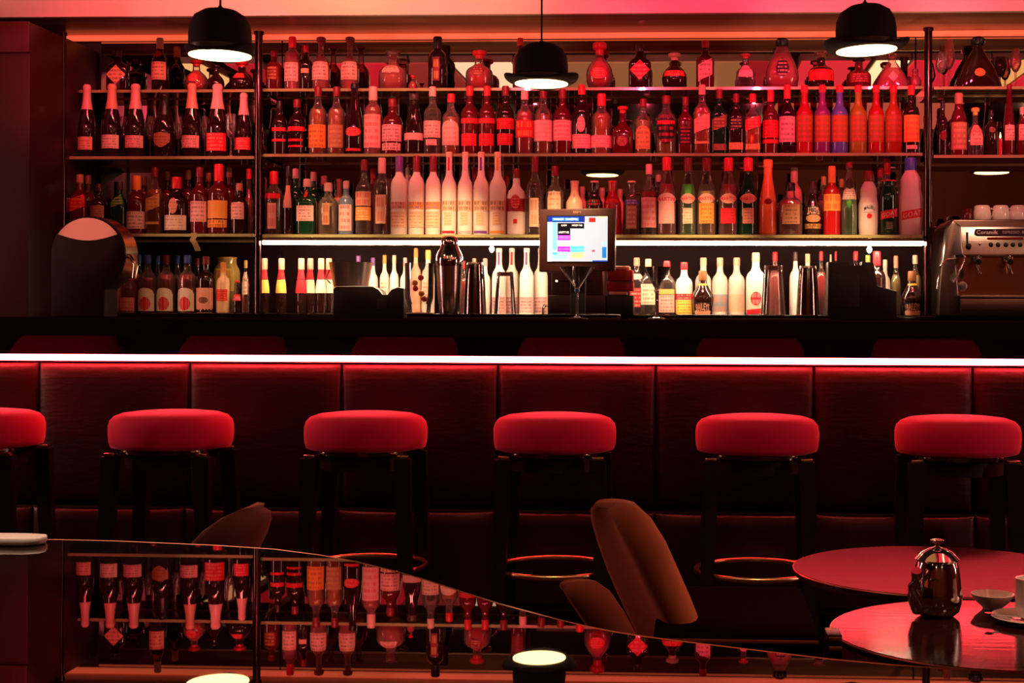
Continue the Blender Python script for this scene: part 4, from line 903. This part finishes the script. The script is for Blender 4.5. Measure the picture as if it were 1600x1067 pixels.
# steel bucket
t = item(548, 5.92, zc, 'ice_bucket', 'tapered steel ice bucket behind the black caddy', 'bucket')
H = ZP(412, 5.92)-zc; r = px2m(34, 5.92)
MB().lathe([(.62*r, 0), (.64*r, .004), (.80*r, H*.55), (1.0*r, H), (1.02*r, H+.003), (.98*r, H+.002), (.78*r, H*.55), (.6*r, .01)], 32).build('bucket_wall', mat('satin_pink_steel', (.85, .66, .6), .28, 1), t)
MB().tube([(-r, 0, H*.86), (-r*1.15, -.01, H*.7), (-r*.9, -.02, H*.6)], .003, 8).build('handle', CHROME, t)
# black caddies
t = item(579, 5.60, zt, 'bar_caddy', 'low black bar caddy with rounded ends left of the tumbler', 'caddy')
k = px2m(1, 5.60)
MB().prism([(-56*k, 0), (56*k, 0), (56*k, 46*k), (46*k, 48*k), (36*k, 44*k), (30*k, 36*k), (22*k, 36*k), (16*k, 44*k), (6*k, 49*k), (-50*k, 49*k), (-56*k, 45*k)], -.04, .05, 'y', .003).build('caddy_body', mat('black_plastic', (.010, .006, .006), .35), t)
MB().box(14*k, 30*k, -.044, -.040, 14*k, 30*k, .001).build('napkin_slot', BLACKMATT, t)
t = item(1347, 5.60, zt, 'bar_caddy', 'large black stepped bar caddy near the right post', 'caddy')
MB().prism([(-54*k, 0), (52*k, 0), (52*k, 44*k), (22*k, 52*k), (16*k, 88*k), (-2*k, 90*k), (-2*k, 84*k), (-20*k, 84*k), (-20*k, 90*k), (-54*k, 89*k)], -.03, .06, 'y', .003).build('caddy_body', mat('black_plastic', (.010, .006, .006), .35), t)
MB().box(-50*k, -6*k, -.034, -.030, 20*k, 70*k, .001).build('front_panel', BLACKMATT, t)
# martini glasses
def martini(px, Y, z, topy, w, tx, blue=False):
    t = stem_glass(px, w, topy, z, Y, 'martini', tx, 'crystal', group='martini glasses', name='martini_glass')
    H = ZP(topy, Y)-z
    MB().lathe([(.003, -.010), (.009, -.006), (.0105, 0), (.009, .006), (.003, .010)], 18).build('stem_ball', mat('blue_glass_ball', (.01, .10, .22), .08, coat=1) if blue else GL['crystal'](), t).location.z = H*.545
martini(902, 5.40, zt+.0005, 417, 56, 'martini glass with a blue ball on its stem, before the till', True)
martini(1026, 5.45, zt+.0005, 417, 46, 'plain martini glass standing right of the till')
# till
YT = 5.72; zt0 = zt
t = item(901, YT, zt+.001, 'till_screen', 'touch screen till monitor with maroon frame, lit', 'monitor')
def tz(py): return ZP(py, YT)-t.location.z
def tx_(px): return XP(px, YT)-t.location.x
frame_m = mat('maroon_plastic', (.07, .022, .016), .4)
MB().prism([(tx_(842), tz(425)), (tx_(961), tz(423)), (tx_(961), tz(325)), (tx_(842), tz(327))], 0, .05, 'y', .005).build('bezel', frame_m, t)
xs0, xs1, zs_0, zs_1 = tx_(855), tx_(949), tz(408.5), tz(338)
MB().box(xs0-.004, xs1+.004, -.0015, .004, zs_0-.004, zs_1+.004).build('screen_surround', BLACKMATT, t)
scr = MB().box(xs0, xs1, -.003, -.001, zs_0, zs_1).build('screen', mat('lit_screen', (.1, .1, .1), .3, emit=(.84, .84, .86), es=1.), t)
def px_rect(a, b, c, d, col, nm='screen_tile', parent=scr, lift=.0036):
    # a..d are fractions of the screen (x0,x1,y0,y1 from the top)
    W = xs1-xs0; Hh = zs_1-zs_0
    return MB().box(xs0+a*W, xs0+b*W, -lift, -.0031, zs_1-d*Hh, zs_1-c*Hh).build(nm, mat('screen_%s' % '_'.join('%02d' % int(x*99) for x in col), col, .3, emit=col, es=1.), parent, smooth=False)
for r_ in ((0, .62, 0, .13, (.005, .02, .25)), (.08, .52, .03, .10, (.2, .75, 1)), (.69, .80, .03, .13, (1, .02, .01)), (.83, .99, 0, .03, (1, .9, .4)), (0, .08, .13, 1, (.9, .98, 1)),
           (.08, .16, .13, .74, (.15, .8, .85)), (.17, .38, .15, .42, (.002, .002, .004)), (.38, .61, .15, .27, (.002, .002, .004)), (.17, .38, .42, .53, (.75, .05, .85)), (.20, .37, .44, .49, (1, .55, 1)),
           (.17, .38, .67, .79, (.45, .02, .65)), (.19, .37, .70, .75, (1, .6, 1)), (.38, .61, .66, .79, (.08, .7, .72)), (.39, .60, .71, .75, (.5, .95, 1)), (.40, .61, .80, .92, (.85, .82, .3)),
           (.08, .34, .78, .94, (.3, .85, .85)), (.08, .16, .80, .85, (.05, .3, .7)), (.91, .98, .68, .92, (.02, .25, .75)), (.91, .97, .58, .63, (.4, .8, .9)), (.74, .79, .74, .79, (.75, .1, .15)), (.63, .71, .66, .69, (.4, .8, .78)), (.75, 1, .975, 1, (.02, .08, .5))):
    px_rect(*r_)
Wt = xs1-xs0; Ht = zs_1-zs_0
wm = mat('screen_white_text', (1, 1, 1), .3, emit=(.95, .95, 1), es=1.)
for s_, fx, fy, fw, fh in (('CASH', .275, .20, .09, .04), ('HOLD TAB', .495, .20, .17, .04), ('HAPPY HR', .275, .355, .17, .05), ('TABLES  ORDERS', .30, .065, .40, .035)):
    flat_text(s_, fw*Wt, fh*Ht, (xs0+fx*Wt, -.0042, zs_1-fy*Ht), wm, scr, 'screen_lettering')
flat_text('IBM', .0125*2.3, .0095, (tx_(901), -.0012, tz(331.5)), mat('dull_gold_print', (.6, .3, .18), .4), t, 'lettering')
MB().box(-.03, .03, .05, .09, 0, tz(380), .004).build('monitor_stand', BLACKMATT, t)
MB().box(-.09, .09, .0, .14, 0, .012, .003).build('stand_foot', BLACKMATT, t)
# till drawer and printer
t = item(905, 5.90, zc, 'receipt_printer', 'maroon receipt printer under the till screen', 'printer')
k = px2m(1, 5.88)
def bxp(x0, x1, y0, y1, z0, z1): return MB().box(x0*k, x1*k, y0, y1, z0*k, z1*k, .003)
bxp(-43, 37, -.02, .10, 31, 70).build('printer_body', frame_m, t)
bxp(-43, 20, -.022, -.018, 51, 54).build('paper_slot', BLACKMATT, t)
bxp(-37, -33, -.0235, -.020, 51, 54).build('status_light', mat('small_white_lamp', (1, .8, .6), .3, emit=(1, .8, .6), es=1.5), t)
bxp(-48, 42, -.04, .11, 0, 30).build('cash_drawer', mat('dark_maroon_steel', (.07, .02, .018), .4), t)
bxp(-44, 40, -.0415, -.038, 3, 26).build('drawer_front', mat('darker_maroon_steel', (.04, .012, .012), .35), t)
t = item(970, 5.90, zc, 'binder_stack', 'deep red folded menus stacked right of the till', 'menu')
bxp(-22, 20, -.03, .08, 37, 52).build('menu', mat('deep_red_cover', (.32, .01, .012), .45), t)
bxp(-20, 19, -.04, .07, 53, 70).build('menu', mat('deep_red_cover', (.32, .01, .012), .45), t)
bxp(-20, 14, -.03, .07, 71, 76).build('menu_sheet', mat('salmon_paper', (.8, .35, .25), .5), t)
bxp(-18, 10, -.035, .06, 31, 36).build('menu_sheet', mat('salmon_paper', (.8, .35, .25), .5), t)
bxp(-22, 20, -.03, .08, 0, 30.5).build('holder', BLACKMATT, t)

# ---------------------------------------------------------------- draught tower (left)
YTW = 5.40; k = px2m(1, YTW)
t = item(137, YTW, zt+.0005, 'draught_tower', 'round headed maroon draught column on the bar at left', 'beer tap')
c0 = (0, 100*k); R_ = 60*k
def cir(a0, a1, r, n, cx=0, cz=100): return [(cx*k+r*math.cos(a0+(a1-a0)*i/n), cz*k+r*math.sin(a0+(a1-a0)*i/n)) for i in range(n+1)]
outl = [(-60*k, 0), (27*k, 0), (27*k, 44*k), (40*k, 56*k)]+cir(math.radians(-40), math.radians(180), R_, 30)
MB().prism(outl, 0, .13, 'y', .004).build('tower_body', mat('maroon_lacquer', (.010, .002, .002), .6, spec=.15), t)
o = MB().prism([(R_*1.004*math.cos(a), R_*1.004*math.sin(a)) for a in [math.radians(-38+2*PI*0+i*7) for i in range(30)]]+[(R_*.985*math.cos(a), R_*.985*math.sin(a)) for a in [math.radians(-38+(29-i)*7) for i in range(30)]], .012, .128, 'y').build('chrome_rim', mat('brassy_steel', (.6, .42, .3), .2, 1), t); o.location.z = 100*k
# pale lens badge at the top of the head
lens = []
a0, a1 = math.radians(33), math.radians(147)
top_ = [(.955*R_*math.cos(a0+(a1-a0)*i/14), 100*k+.955*R_*math.sin(a0+(a1-a0)*i/14)) for i in range(15)]
xl_, zl_ = top_[-1]; xr_, zr_ = top_[0]
bot_ = [(xl_+(xr_-xl_)*i/14, zl_-(10*k)*math.sin(PI*i/14)) for i in range(1, 14)]
MB().prism(top_+bot_, -.004, .001, 'y').build('head_badge', mat('pale_pink_badge', (.85, .42, .36), .35), t)
MB().tube([(50*k, .05, 100*k), (66*k, .03, 96*k), (74*k, .02, 82*k), (72*k, .02, 62*k)], .010, 12).build('tap_spout', mat('brassy_steel', (.6, .42, .3), .2, 1), t)
# folded tape hanging from left shelf
t = item(304, 5.91, zCl-.072, 'paper_tag', 'curled olive paper tag hanging from the left lower shelf', 'tag')
pts = [(-.004, 0, .074), (.0, -.004, .06), (-.006, -.012, .045), (.004, -.010, .03), (.010, -.002, .012), (.012, .002, 0)]
vs = []
for x, y, z in pts: vs += [(x-.012, y, z), (x+.012, y, z+.001), (x+.012, y+.0012, z+.001), (x-.012, y+.0012, z)]
fs = [(0, 1, 2, 3), (20, 23, 22, 21)]
for i in range(5):
    for j in range(4): fs.append((i*4+j, i*4+4+j, i*4+4+(j+1) % 4, i*4+(j+1) % 4))
MB().add(vs, fs).build('paper_strip', mat('olive_paper', (.30, .20, .08), .6), t)

# ---------------------------------------------------------------- espresso machine
YE = 5.86; k = px2m(1, YE); ox = XP(1463, YE)
t = thing('espresso_machine', (ox, YE, zc), 'steel espresso machine at the right end of the back bar', 'coffee machine')
def ez(py): return max(.0005, ZP(py, YE, 1530)-zc)
def ex(px): return (px-1463)*k
bst = mat('pinkish_brushed_steel', (.36, .31, .30), .30, 1, bump=((3, 3, 200), .12))
dst = mat('dark_machine_steel', (.22, .14, .13), .3, 1)
XE = 1700
MB().prism([(ex(1478), ez(497)), (ex(XE), ez(497)), (ex(XE), ez(341)), (ex(1492), ez(341)), (ex(1482), ez(352)), (ex(1474), ez(440))], .06, .36, 'y', .006).build('machine_body', dst, t)
MB().prism([(0.012, ez(398)), (.055, ez(402)), (.12, ez(398)), (.12, ez(352)), (.05, ez(352))], ex(1497), ex(XE), 'x', .004).build('front_hood', bst, t)
# curved side cheek
MB().prism([(ex(1466), ez(497)), (ex(1500), ez(497)), (ex(1492), ez(400)), (ex(1504), ez(398)), (ex(1500), ez(352)), (ex(1487), ez(345)), (ex(1478), ez(360)), (ex(1470), ez(430))], -.0, .055, 'y', .006).build('side_cheek', bst, t)
MB().box(ex(1500), ex(XE), .050, .062, ez(462), ez(400)).build('back_splash', mat('amber_mirror_steel', (.75, .38, .22), .2, 1), t)
MB().box(ex(1498), ex(XE), -.03, .07, 0, ez(466), .006).build('drip_tray', mat('tray_steel', (.18, .12, .11), .3, 1), t)
MB().box(ex(1498), ex(XE), -.032, .07, ez(466), ez(461.5), .002).build('tray_rim', bst, t)
# hood front details; the hood face leans back, so parts ride on it
def hoody(py):  # y on hood face at given row
    f = (py-352)/(398-352); return .05+(.012-.05)*f
npl = MB().prism([(ex(1525), ez(357)), (ex(XE), ez(356)), (ex(XE), ez(366)), (ex(1528), ez(367)), (ex(1523), ez(363))], -.003, .0, 'y').build('name_plate', mat('dark_violet_plate', (.035, .014, .03), .3), t)
npl.location.y = hoody(367)-.002
tm = mat('silver_print', (.85, .7, .7), .4)
flat_text('Coramik', px2m(33, YE), px2m(6.2, YE), (ex(1543), -.0042, ez(362)), tm, npl)
flat_text('ESPRESSO  B', px2m(33, YE), px2m(4.2, YE), (ex(1583), -.0042, ez(362)), mat('dull_silver_print', (.4, .28, .3), .4), npl)
MB().box(ex(1543), ex(1598), hoody(372)-.003, hoody(372)+.004, ez(373.5), ez(370)).build('indicator_row', mat('dark_red_window', (.18, .004, .004), .25), t)
for px in (1548, 1559, 1571, 1582, 1593, 1604, 1616, 1650, 1661):
    MB().lathe([(.0095, 0), (.0085, .007), (.005, .011), (.001, .012)], 14).build('push_button', BLACKMATT, t).matrix_local = Matrix.Translation((ex(px), hoody(382)+.002, ez(382))) @ Matrix.Rotation(PI/2, 4, 'X')
MB().lathe([(.0055, 0), (.0045, .006), (.001, .007)], 12).build('pilot_lamp', CHROME, t).matrix_local = Matrix.Translation((ex(1531), hoody(381)+.002, ez(381))) @ Matrix.Rotation(PI/2, 4, 'X')
lv = MB().box(ex(1510.5), ex(1513.5), hoody(370)-.008, hoody(370)+.002, ez(382), ez(362), .001).build('steam_lever', BLACKMATT, t)
MB().lathe([(.003, -.012), (.010, -.007), (.012, 0), (.009, .008), (.003, .011)], 14, c=(ex(1513), hoody(384)-.008, ez(384))).build('lever_knob', BLACKMATT, lv)
for px in (1527, 1575):
    g = MB().lathe([(.022, 0), (.022, -.012), (.018, -.024), (.012, -.030)], 20, c=(ex(px), .045, ez(397))).build('group_head', CHROME, t)
    MB().tube([(ex(px), .04, ez(404)), (ex(px)-.004, -.01, ez(404)), (ex(px)-.01, -.06, ez(410))], .008, 12, rs=[.007, .008, .012]).build('portafilter_handle', BLACKMATT, g)
    MB().tube([(ex(px), .045, ez(406)), (ex(px)+.004, .03, ez(416)), (ex(px)+.012, .02, ez(428))], .005, 8).build('spout', CHROME, g)
MB().tube([(ex(1503), .03, ez(397)), (ex(1506), -.01, ez(402)), (ex(1502), -.02, ez(412)), (ex(1494), -.02, ez(430)), (ex(1487), -.02, ez(441))], .0045, 10).build('steam_wand', CHROME, t)
MB().tube([(ex(1502), .03, ez(402)), (ex(1490), -.02, ez(404)), (ex(1477), -.02, ez(406)), (ex(1468), -.02, ez(416)), (ex(1464), -.02, ez(440)), (ex(1463), -.02, ez(452))], .0035, 10).build('hot_water_pipe', CHROME, t)
MB().lathe([(.009, 0), (.009, .004)], 18).build('panel_slot', BLACKMATT, t).matrix_local = Matrix.Translation((ex(1505), .049, ez(426))) @ Matrix.Rotation(PI/2, 4, 'X') @ Matrix.Diagonal((1, 2.4, 1, 1))
MB().lathe([(.019, 0), (.019, .003), (.016, .004)], 22).build('round_badge', bst, t).matrix_local = Matrix.Translation((ex(1506), .049, ez(447))) @ Matrix.Rotation(PI/2, 4, 'X')
# cups on the machine
for i, (px, m_, tx) in enumerate(((1511, GL['maroon'](), 'dark red glass cup at the left end on the coffee machine'), (1534, CHINA, 'white coffee cup upturned on the machine, left one'), (1563, CHINA, 'white coffee cup upturned on the machine, middle one'), (1590, CHINA, 'white coffee cup upturned on the machine, right one'))):
    zc0 = zc+ez(341)+.0005
    Yc = YE+.14
    hh = px2m(23, Yc) if i else px2m(18, Yc); rr = px2m(14 if i else 8, Yc)
    c = thing('coffee_cup', (XP(px, Yc), Yc, zc0), tx, 'cup', 'cups warming on the coffee machine')
    MB().lathe([(.92*rr, 0), (rr, .004), (.96*rr, hh*.5), (.84*rr, hh*.9), (.7*rr, hh), (.62*rr, hh)], 22).build('cup_wall', m_, c)
    if i: MB().tube([(rr*.9, -.005, hh*.8), (rr*1.25, -.012, hh*.7), (rr*1.25, -.012, hh*.35), (rr*.95, -.005, hh*.25)], .003, 8).build('handle', m_, c)

# ---------------------------------------------------------------- lounge: mirror black curved table in the foreground
ZPI = EYE-.186
edge_px = [(-40, 842), (0, 842), (95, 843), (180, 845), (250, 848), (340, 852), (430, 858), (500, 867), (560, 878), (620, 893), (660, 904), (700, 917), (740, 930), (780, 943), (825, 955), (870, 967), (915, 978), (960, 987), (1005, 994), (1050, 1000), (1100, 1006), (1200, 1018), (1300, 1030), (1400, 1039), (1500, 1046), (1600, 1051), (1700, 1055)]
ep = [PZ(x, y, ZPI) for x, y in edge_px]
poly = [(p.x, p.y) for p in ep]
poly = [(-1.1, poly[0][1])]+poly+[(poly[-1][0]+.25, poly[-1][1]-.02), (poly[-1][0]+.30, .30), (-1.1, .30)]
pc = (-.1, .65)
t = thing('curved_table', (pc[0], pc[1], 0), 'mirror black curved table top in the foreground reflecting the bottles', 'table')
lac = mat('mirror_black_lacquer', (.006, .004, .004), .010, ior=2.8, coat=0, spec=.5)
pl = [(x-pc[0], y-pc[1]) for x, y in poly]
MB().prism(pl, ZPI-.03, ZPI, 'z', .0012, 2).build('tabletop', lac, t, ang=20)
MB().tube([(p.x-pc[0], p.y-pc[1]+.0015, ZPI-.0024) for p in ep], .0024, 8).build('edge_trim', mat('copper_edge_trim', (.7, .22, .15), .16, 1), t)
for dx, dy in ((-.75, -.2), (-.75, .35), (.15, -.25), (.0, .2)):
    MB().lathe([(.03, 0), (.022, .02), (.03, ZPI-.031)], 16, c=(dx, dy, 0)).build('leg', BLACKWOOD, t)
# white menu card at its far left
zz = ZPI+.0006
a = PZ(-60, 842.5, zz); b = PZ(90, 842.5, zz)
t = thing('menu_card', (a.x, a.y-.03, zz), 'thick white card lying at the far left edge of the black table', 'card')
L_ = b.x-a.x
MB().prism([(0, 0), (L_-.012, 0), (L_-.002, .006), (L_, .014), (L_-.004, .026), (L_-.02, .03), (0, .03)], 0, .0058, 'z', .0015).build('card_stock', mat('white_card', (.9, .78, .68), .5), t)

# ---------------------------------------------------------------- chairs
suede = mat('tan_suede', (.30, .085, .035), .8, sheen=.5, stint=(.9, .35, .2), bump=((12, 12, 12), .25, .75))
suede_d = mat('dark_brown_suede', (.11, .035, .025), .8, sheen=.3, stint=(.7, .3, .2))
def smooth_closed(pts, n=4):
    out = []; m = len(pts)
    for i in range(m):
        p0, p1, p2, p3 = [Vector(pts[(i+j-1) % m]) for j in range(4)]
        for k_ in range(n):
            t_ = k_/n; out.append(.5*((2*p1)+(-p0+p2)*t_+(2*p0-5*p1+4*p2-p3)*t_*t_+(-p0+3*p1-3*p2+p3)*t_**3))
    return [(v.x, v.y) for v in out]
def shell(spine, half, thick, name, m, parent, lean=0.):
    """padded curved shell: spine = list of (x,z) points from the bottom to the curled top; half-depth along y per point"""
    vs = []; fs = []; n = 20; k_ = len(spine)
    for i, ((x, z), hd, th) in enumerate(zip(spine, half, thick)):
        p0 = Vector(spine[max(0, i-1)]); p1 = Vector(spine[min(k_-1, i+1)]); tg = (p1-p0).normalized(); nr = Vector((tg.y, -tg.x))
        for j in range(n):
            a = 2*PI*j/n; ca, sa = math.cos(a), math.sin(a)
            e = 2/3.2; cx = math.copysign(abs(ca)**e, ca); sx = math.copysign(abs(sa)**e, sa)
            off = nr*th*cx
            bow = .03*(1-sx*sx)*lean
            vs.append((x+off.x+bow, hd*sx, z+off.y))
    for i in range(k_-1):
        for j in range(n): a = i*n+j; b = i*n+(j+1) % n; fs.append((a, b, b+n, a+n))
    fs.append(tuple(range(n-1, -1, -1))); fs.append(tuple((k_-1)*n+j for j in range(n)))
    return MB().add(vs, fs).build(name, m, parent, ang=75)
Yc = 2.75
def chair(px, name_label, spines, m, Y=Yc, rz=0.):
    t = thing('lounge_chair', (XP(px, Y), Y, 0), name_label, 'chair')
    ox_, kk = XP(px, Y), Y/F_PX
    def q(pts): return [((XP(x, Y, y)-ox_), P(x, y, Y).z) for x, y in pts]
    for nm, pts, half, thick in spines:
        shell(q(pts), half, [h*kk for h in thick], nm, m, t, 1.)
    return t
ch = chair(1010, 'tan suede lounge chair with curled back in front of the bar stools',
 [('backrest', [(1062, 1060), (1048, 1015), (1030, 975), (1012, 935), (994, 895), (975, 850), (958, 815), (946, 795), (938, 786)], [.17, .17, .17, .165, .155, .14, .115, .085, .045], [24, 27, 29, 31, 32, 32, 29, 22, 11]),
  ('armrest', [(1012, 1060), (985, 1010), (962, 970), (940, 930), (920, 900), (905, 884), (894, 876)], [.05, .05, .05, .05, .048, .04, .022], [20, 21, 22, 23, 23, 18, 10])], suede)
for c_ in ch.children:
    if c_.name.startswith('backrest'): c_.rotation_euler.z = .35
    else: c_.location.y = -.22; c_.rotation_euler.z = .25; c_.location.x = -.0
zcu = ZP(992, 2.5); xcu = XP(1290, 2.5)-ch.location.x
MB().box(.02, xcu, -.25, .24, zcu-.10, zcu, .02, 3).build('seat_cushion', mat('dark_maroon_cushion', (.008, .003, .003), .9, spec=0., ior=1.02), ch)
MB().box(.04, xcu-.02, -.24, .22, .34, zcu-.101, .008).build('seat_frame', BLACKWOOD, ch)
MB().tube([(.03, -.25, zcu-.008), (xcu-.01, -.25, zcu-.008)], .004, 8).build('piping', mat('maroon_piping', (.25, .05, .04), .4), ch)
for dx in (.07, xcu-.05):
    for dy in (-.2, .18): MB().lathe([(.012, 0), (.02, .345)], 12, c=(dx, dy, 0)).build('leg', BLACKWOOD, ch)
ch2 = chair(380, 'dark brown chair with rounded back at left behind the black table',
 [('backrest', [(300, 905), (330, 868), (352, 840), (372, 818), (388, 802), (398, 794)], [.12, .13, .13, .12, .10, .05], [40, 40, 36, 28, 18, 8])], suede_d, Y=3.3)
MB().box(-.15, .35, -.22, .22, .34, .46, .03, 3).build('seat_cushion', suede_d, ch2)
for dx in (-.1, .3):
    for dy in (-.18, .18): MB().lathe([(.012, 0), (.02, .345)], 12, c=(dx, dy, 0)).build('leg', BLACKWOOD, ch2)

cb = P(1304, 1003, 2.5); cx_ = cb.x-ch.location.x; zt_ = P(1304, 992, 2.5).z
cf = MB().box(cx_-.012, cx_+.013, -.25, -.19, zt_-.055, zt_, .002).build('corner_foot', BLACKWOOD, ch)
for k_ in (0, 1): MB().box(cx_-.010, cx_+.012, -.2525, -.249, zt_-.010-.016*k_, zt_-.003-.016*k_, .0008).build('brass_band', BRASS, cf)

# ---------------------------------------------------------------- round tables
tabm = mat('polished_mahogany', (.055, .010, .006), .30, spec=.35, bump=((6, 60, 6), .12, .6))
tabm2 = mat('dark_polished_mahogany', (.03, .008, .006), .13, spec=.12, bump=((6, 60, 6), .06, .6))
def round_table(cxp, cyp, hw, Y, m, label):
    p = P(cxp, cyp, Y); r = hw*Y/F_PX
    t = thing('round_table', (p.x, p.y, 0), label, 'table', 'low round tables at right')
    z = p.z
    MB().lathe([(r-.012, z-.022), (r-.002, z-.014), (r, z-.004), (r-.003, z)], 72).build('tabletop', m, t, ang=30)
    N = 72; MB().tube([((r-.001)*math.cos(2*PI*i/N), (r-.001)*math.sin(2*PI*i/N), z-.003) for i in range(N)], .0022, 6, closed=True).build('edge_banding', mat('worn_copper_edge', (.6, .22, .15), .3, 1), t)
    MB().lathe([(.18, 0), (.18, .012), (.03, .03), (.028, z-.04), (.09, z-.022)], 28).build('pedestal', BLACKMATT, t)
    return t, z, p
tb1, z1, p1 = round_table(1470, 889, 228, 3.70, tabm, 'dull red round table farther back, behind the teapot')
tb2, z2, p2 = round_table(1556, 987, 254, 2.85, tabm2, 'dark glossy round table nearer, carrying the teapot')

# teapot
def on2(px, py): return PZ(px, py, z2)
b = on2(1464, 962)
t = thing('teapot', (b.x, b.y, z2+.0005), 'polished silver teapot standing on the near round table', 'teapot')
kk = b.y/F_PX
R2 = 38*kk
MB().lathe([(.62*R2, 0), (.70*R2, .002), (.90*R2, 8*kk), (1.0*R2, 22*kk), (1.01*R2, 34*kk), (.96*R2, 55*kk), (.88*R2, 76*kk), (.80*R2, 84*kk), (.84*R2, 86*kk)], 44).build('pot_body', CHROME, t, ang=50)
MB().lathe([(.88*R2, 86*kk), (.90*R2, 88*kk), (.80*R2, 92*kk), (.62*R2, 99*kk), (.36*R2, 104*kk), (.14*R2, 106*kk), (.08*R2, 109*kk)], 40).build('lid', CHROME, t, ang=50)
MB().lathe([(.08*R2, 109*kk), (.12*R2, 112*kk), (.28*R2, 114*kk), (.27*R2, 117*kk), (.08*R2, 119*kk)], 24).build('lid_knob', CHROME, t)
MB().tube([(-.70*R2, -.3*R2, 14*kk), (-.95*R2, -.5*R2, 30*kk), (-1.0*R2, -.6*R2, 50*kk), (-.95*R2, -.8*R2, 66*kk), (-.98*R2, -1.0*R2, 76*kk)], .01, 14, rs=[.020, .017, .013, .011, .010]).build('spout', CHROME, t)
MB().tube([(.55*R2, .6*R2, 78*kk), (.9*R2, 1.1*R2, 82*kk), (1.05*R2, 1.35*R2, 60*kk), (.95*R2, 1.2*R2, 32*kk), (.6*R2, .75*R2, 20*kk)], .004, 10).build('handle', CHROME, t)
# bowl, saucer, cup
b = on2(1551, 951)
t = thing('bowl', (b.x, b.y, z2+.0005), 'small shallow white bowl behind the saucer on the near table', 'bowl')
kk = b.y/F_PX; r = 34*kk
MB().lathe([(.45*r, 0), (.48*r, 3*kk), (.8*r, 13*kk), (r, 23*kk), (.97*r, 23.5*kk), (.76*r, 15*kk), (.4*r, 5*kk)], 36).build('bowl_wall', CHINA, t)
b = on2(1612, 972)
t = thing('saucer', (b.x, b.y, z2+.0005), 'white saucer cut by the right edge of the photo', 'saucer')
kk = b.y/F_PX; r = 62*kk
MB().lathe([(.5*r, 0), (.52*r, 2*kk), (.9*r, 7*kk), (r, 9*kk), (.98*r, 10.5*kk), (.6*r, 6*kk), (.4*r, 4.5*kk)], 44).build('saucer_plate', CHINA, t)
t = thing('coffee_cup', (b.x, b.y, z2+5.5*kk+.0006), 'white coffee cup on the saucer at the right edge', 'cup')
r = 25*kk; hh = 62*kk
MB().lathe([(.7*r, 0), (.9*r, 3*kk), (r, 14*kk), (r, hh), (.93*r, hh), (.92*r, 14*kk), (.6*r, 5*kk)], 32).build('cup_wall', CHINA, t)
MB().tube([(-.1*r, -.98*r, hh*.75), (-.15*r, -1.45*r, hh*.65), (-.15*r, -1.4*r, hh*.3), (-.1*r, -.98*r, hh*.22)], .0035, 8).build('handle', CHINA, t)
t = thing('teaspoon', (b.x-38*kk, b.y-.012, z2+8.5*kk), 'small steel spoon lying on the saucer rim', 'spoon')
MB().tube([(-.03, 0, .007), (0, 0, .004), (.02, -.003, .003)], .0018, 8).build('spoon_handle', STEEL, t)
MB().lathe([(.001, 0), (.007, .001), (.009, .003)], 14, c=(-.037, 0, .006)).build('spoon_bowl', STEEL, t)
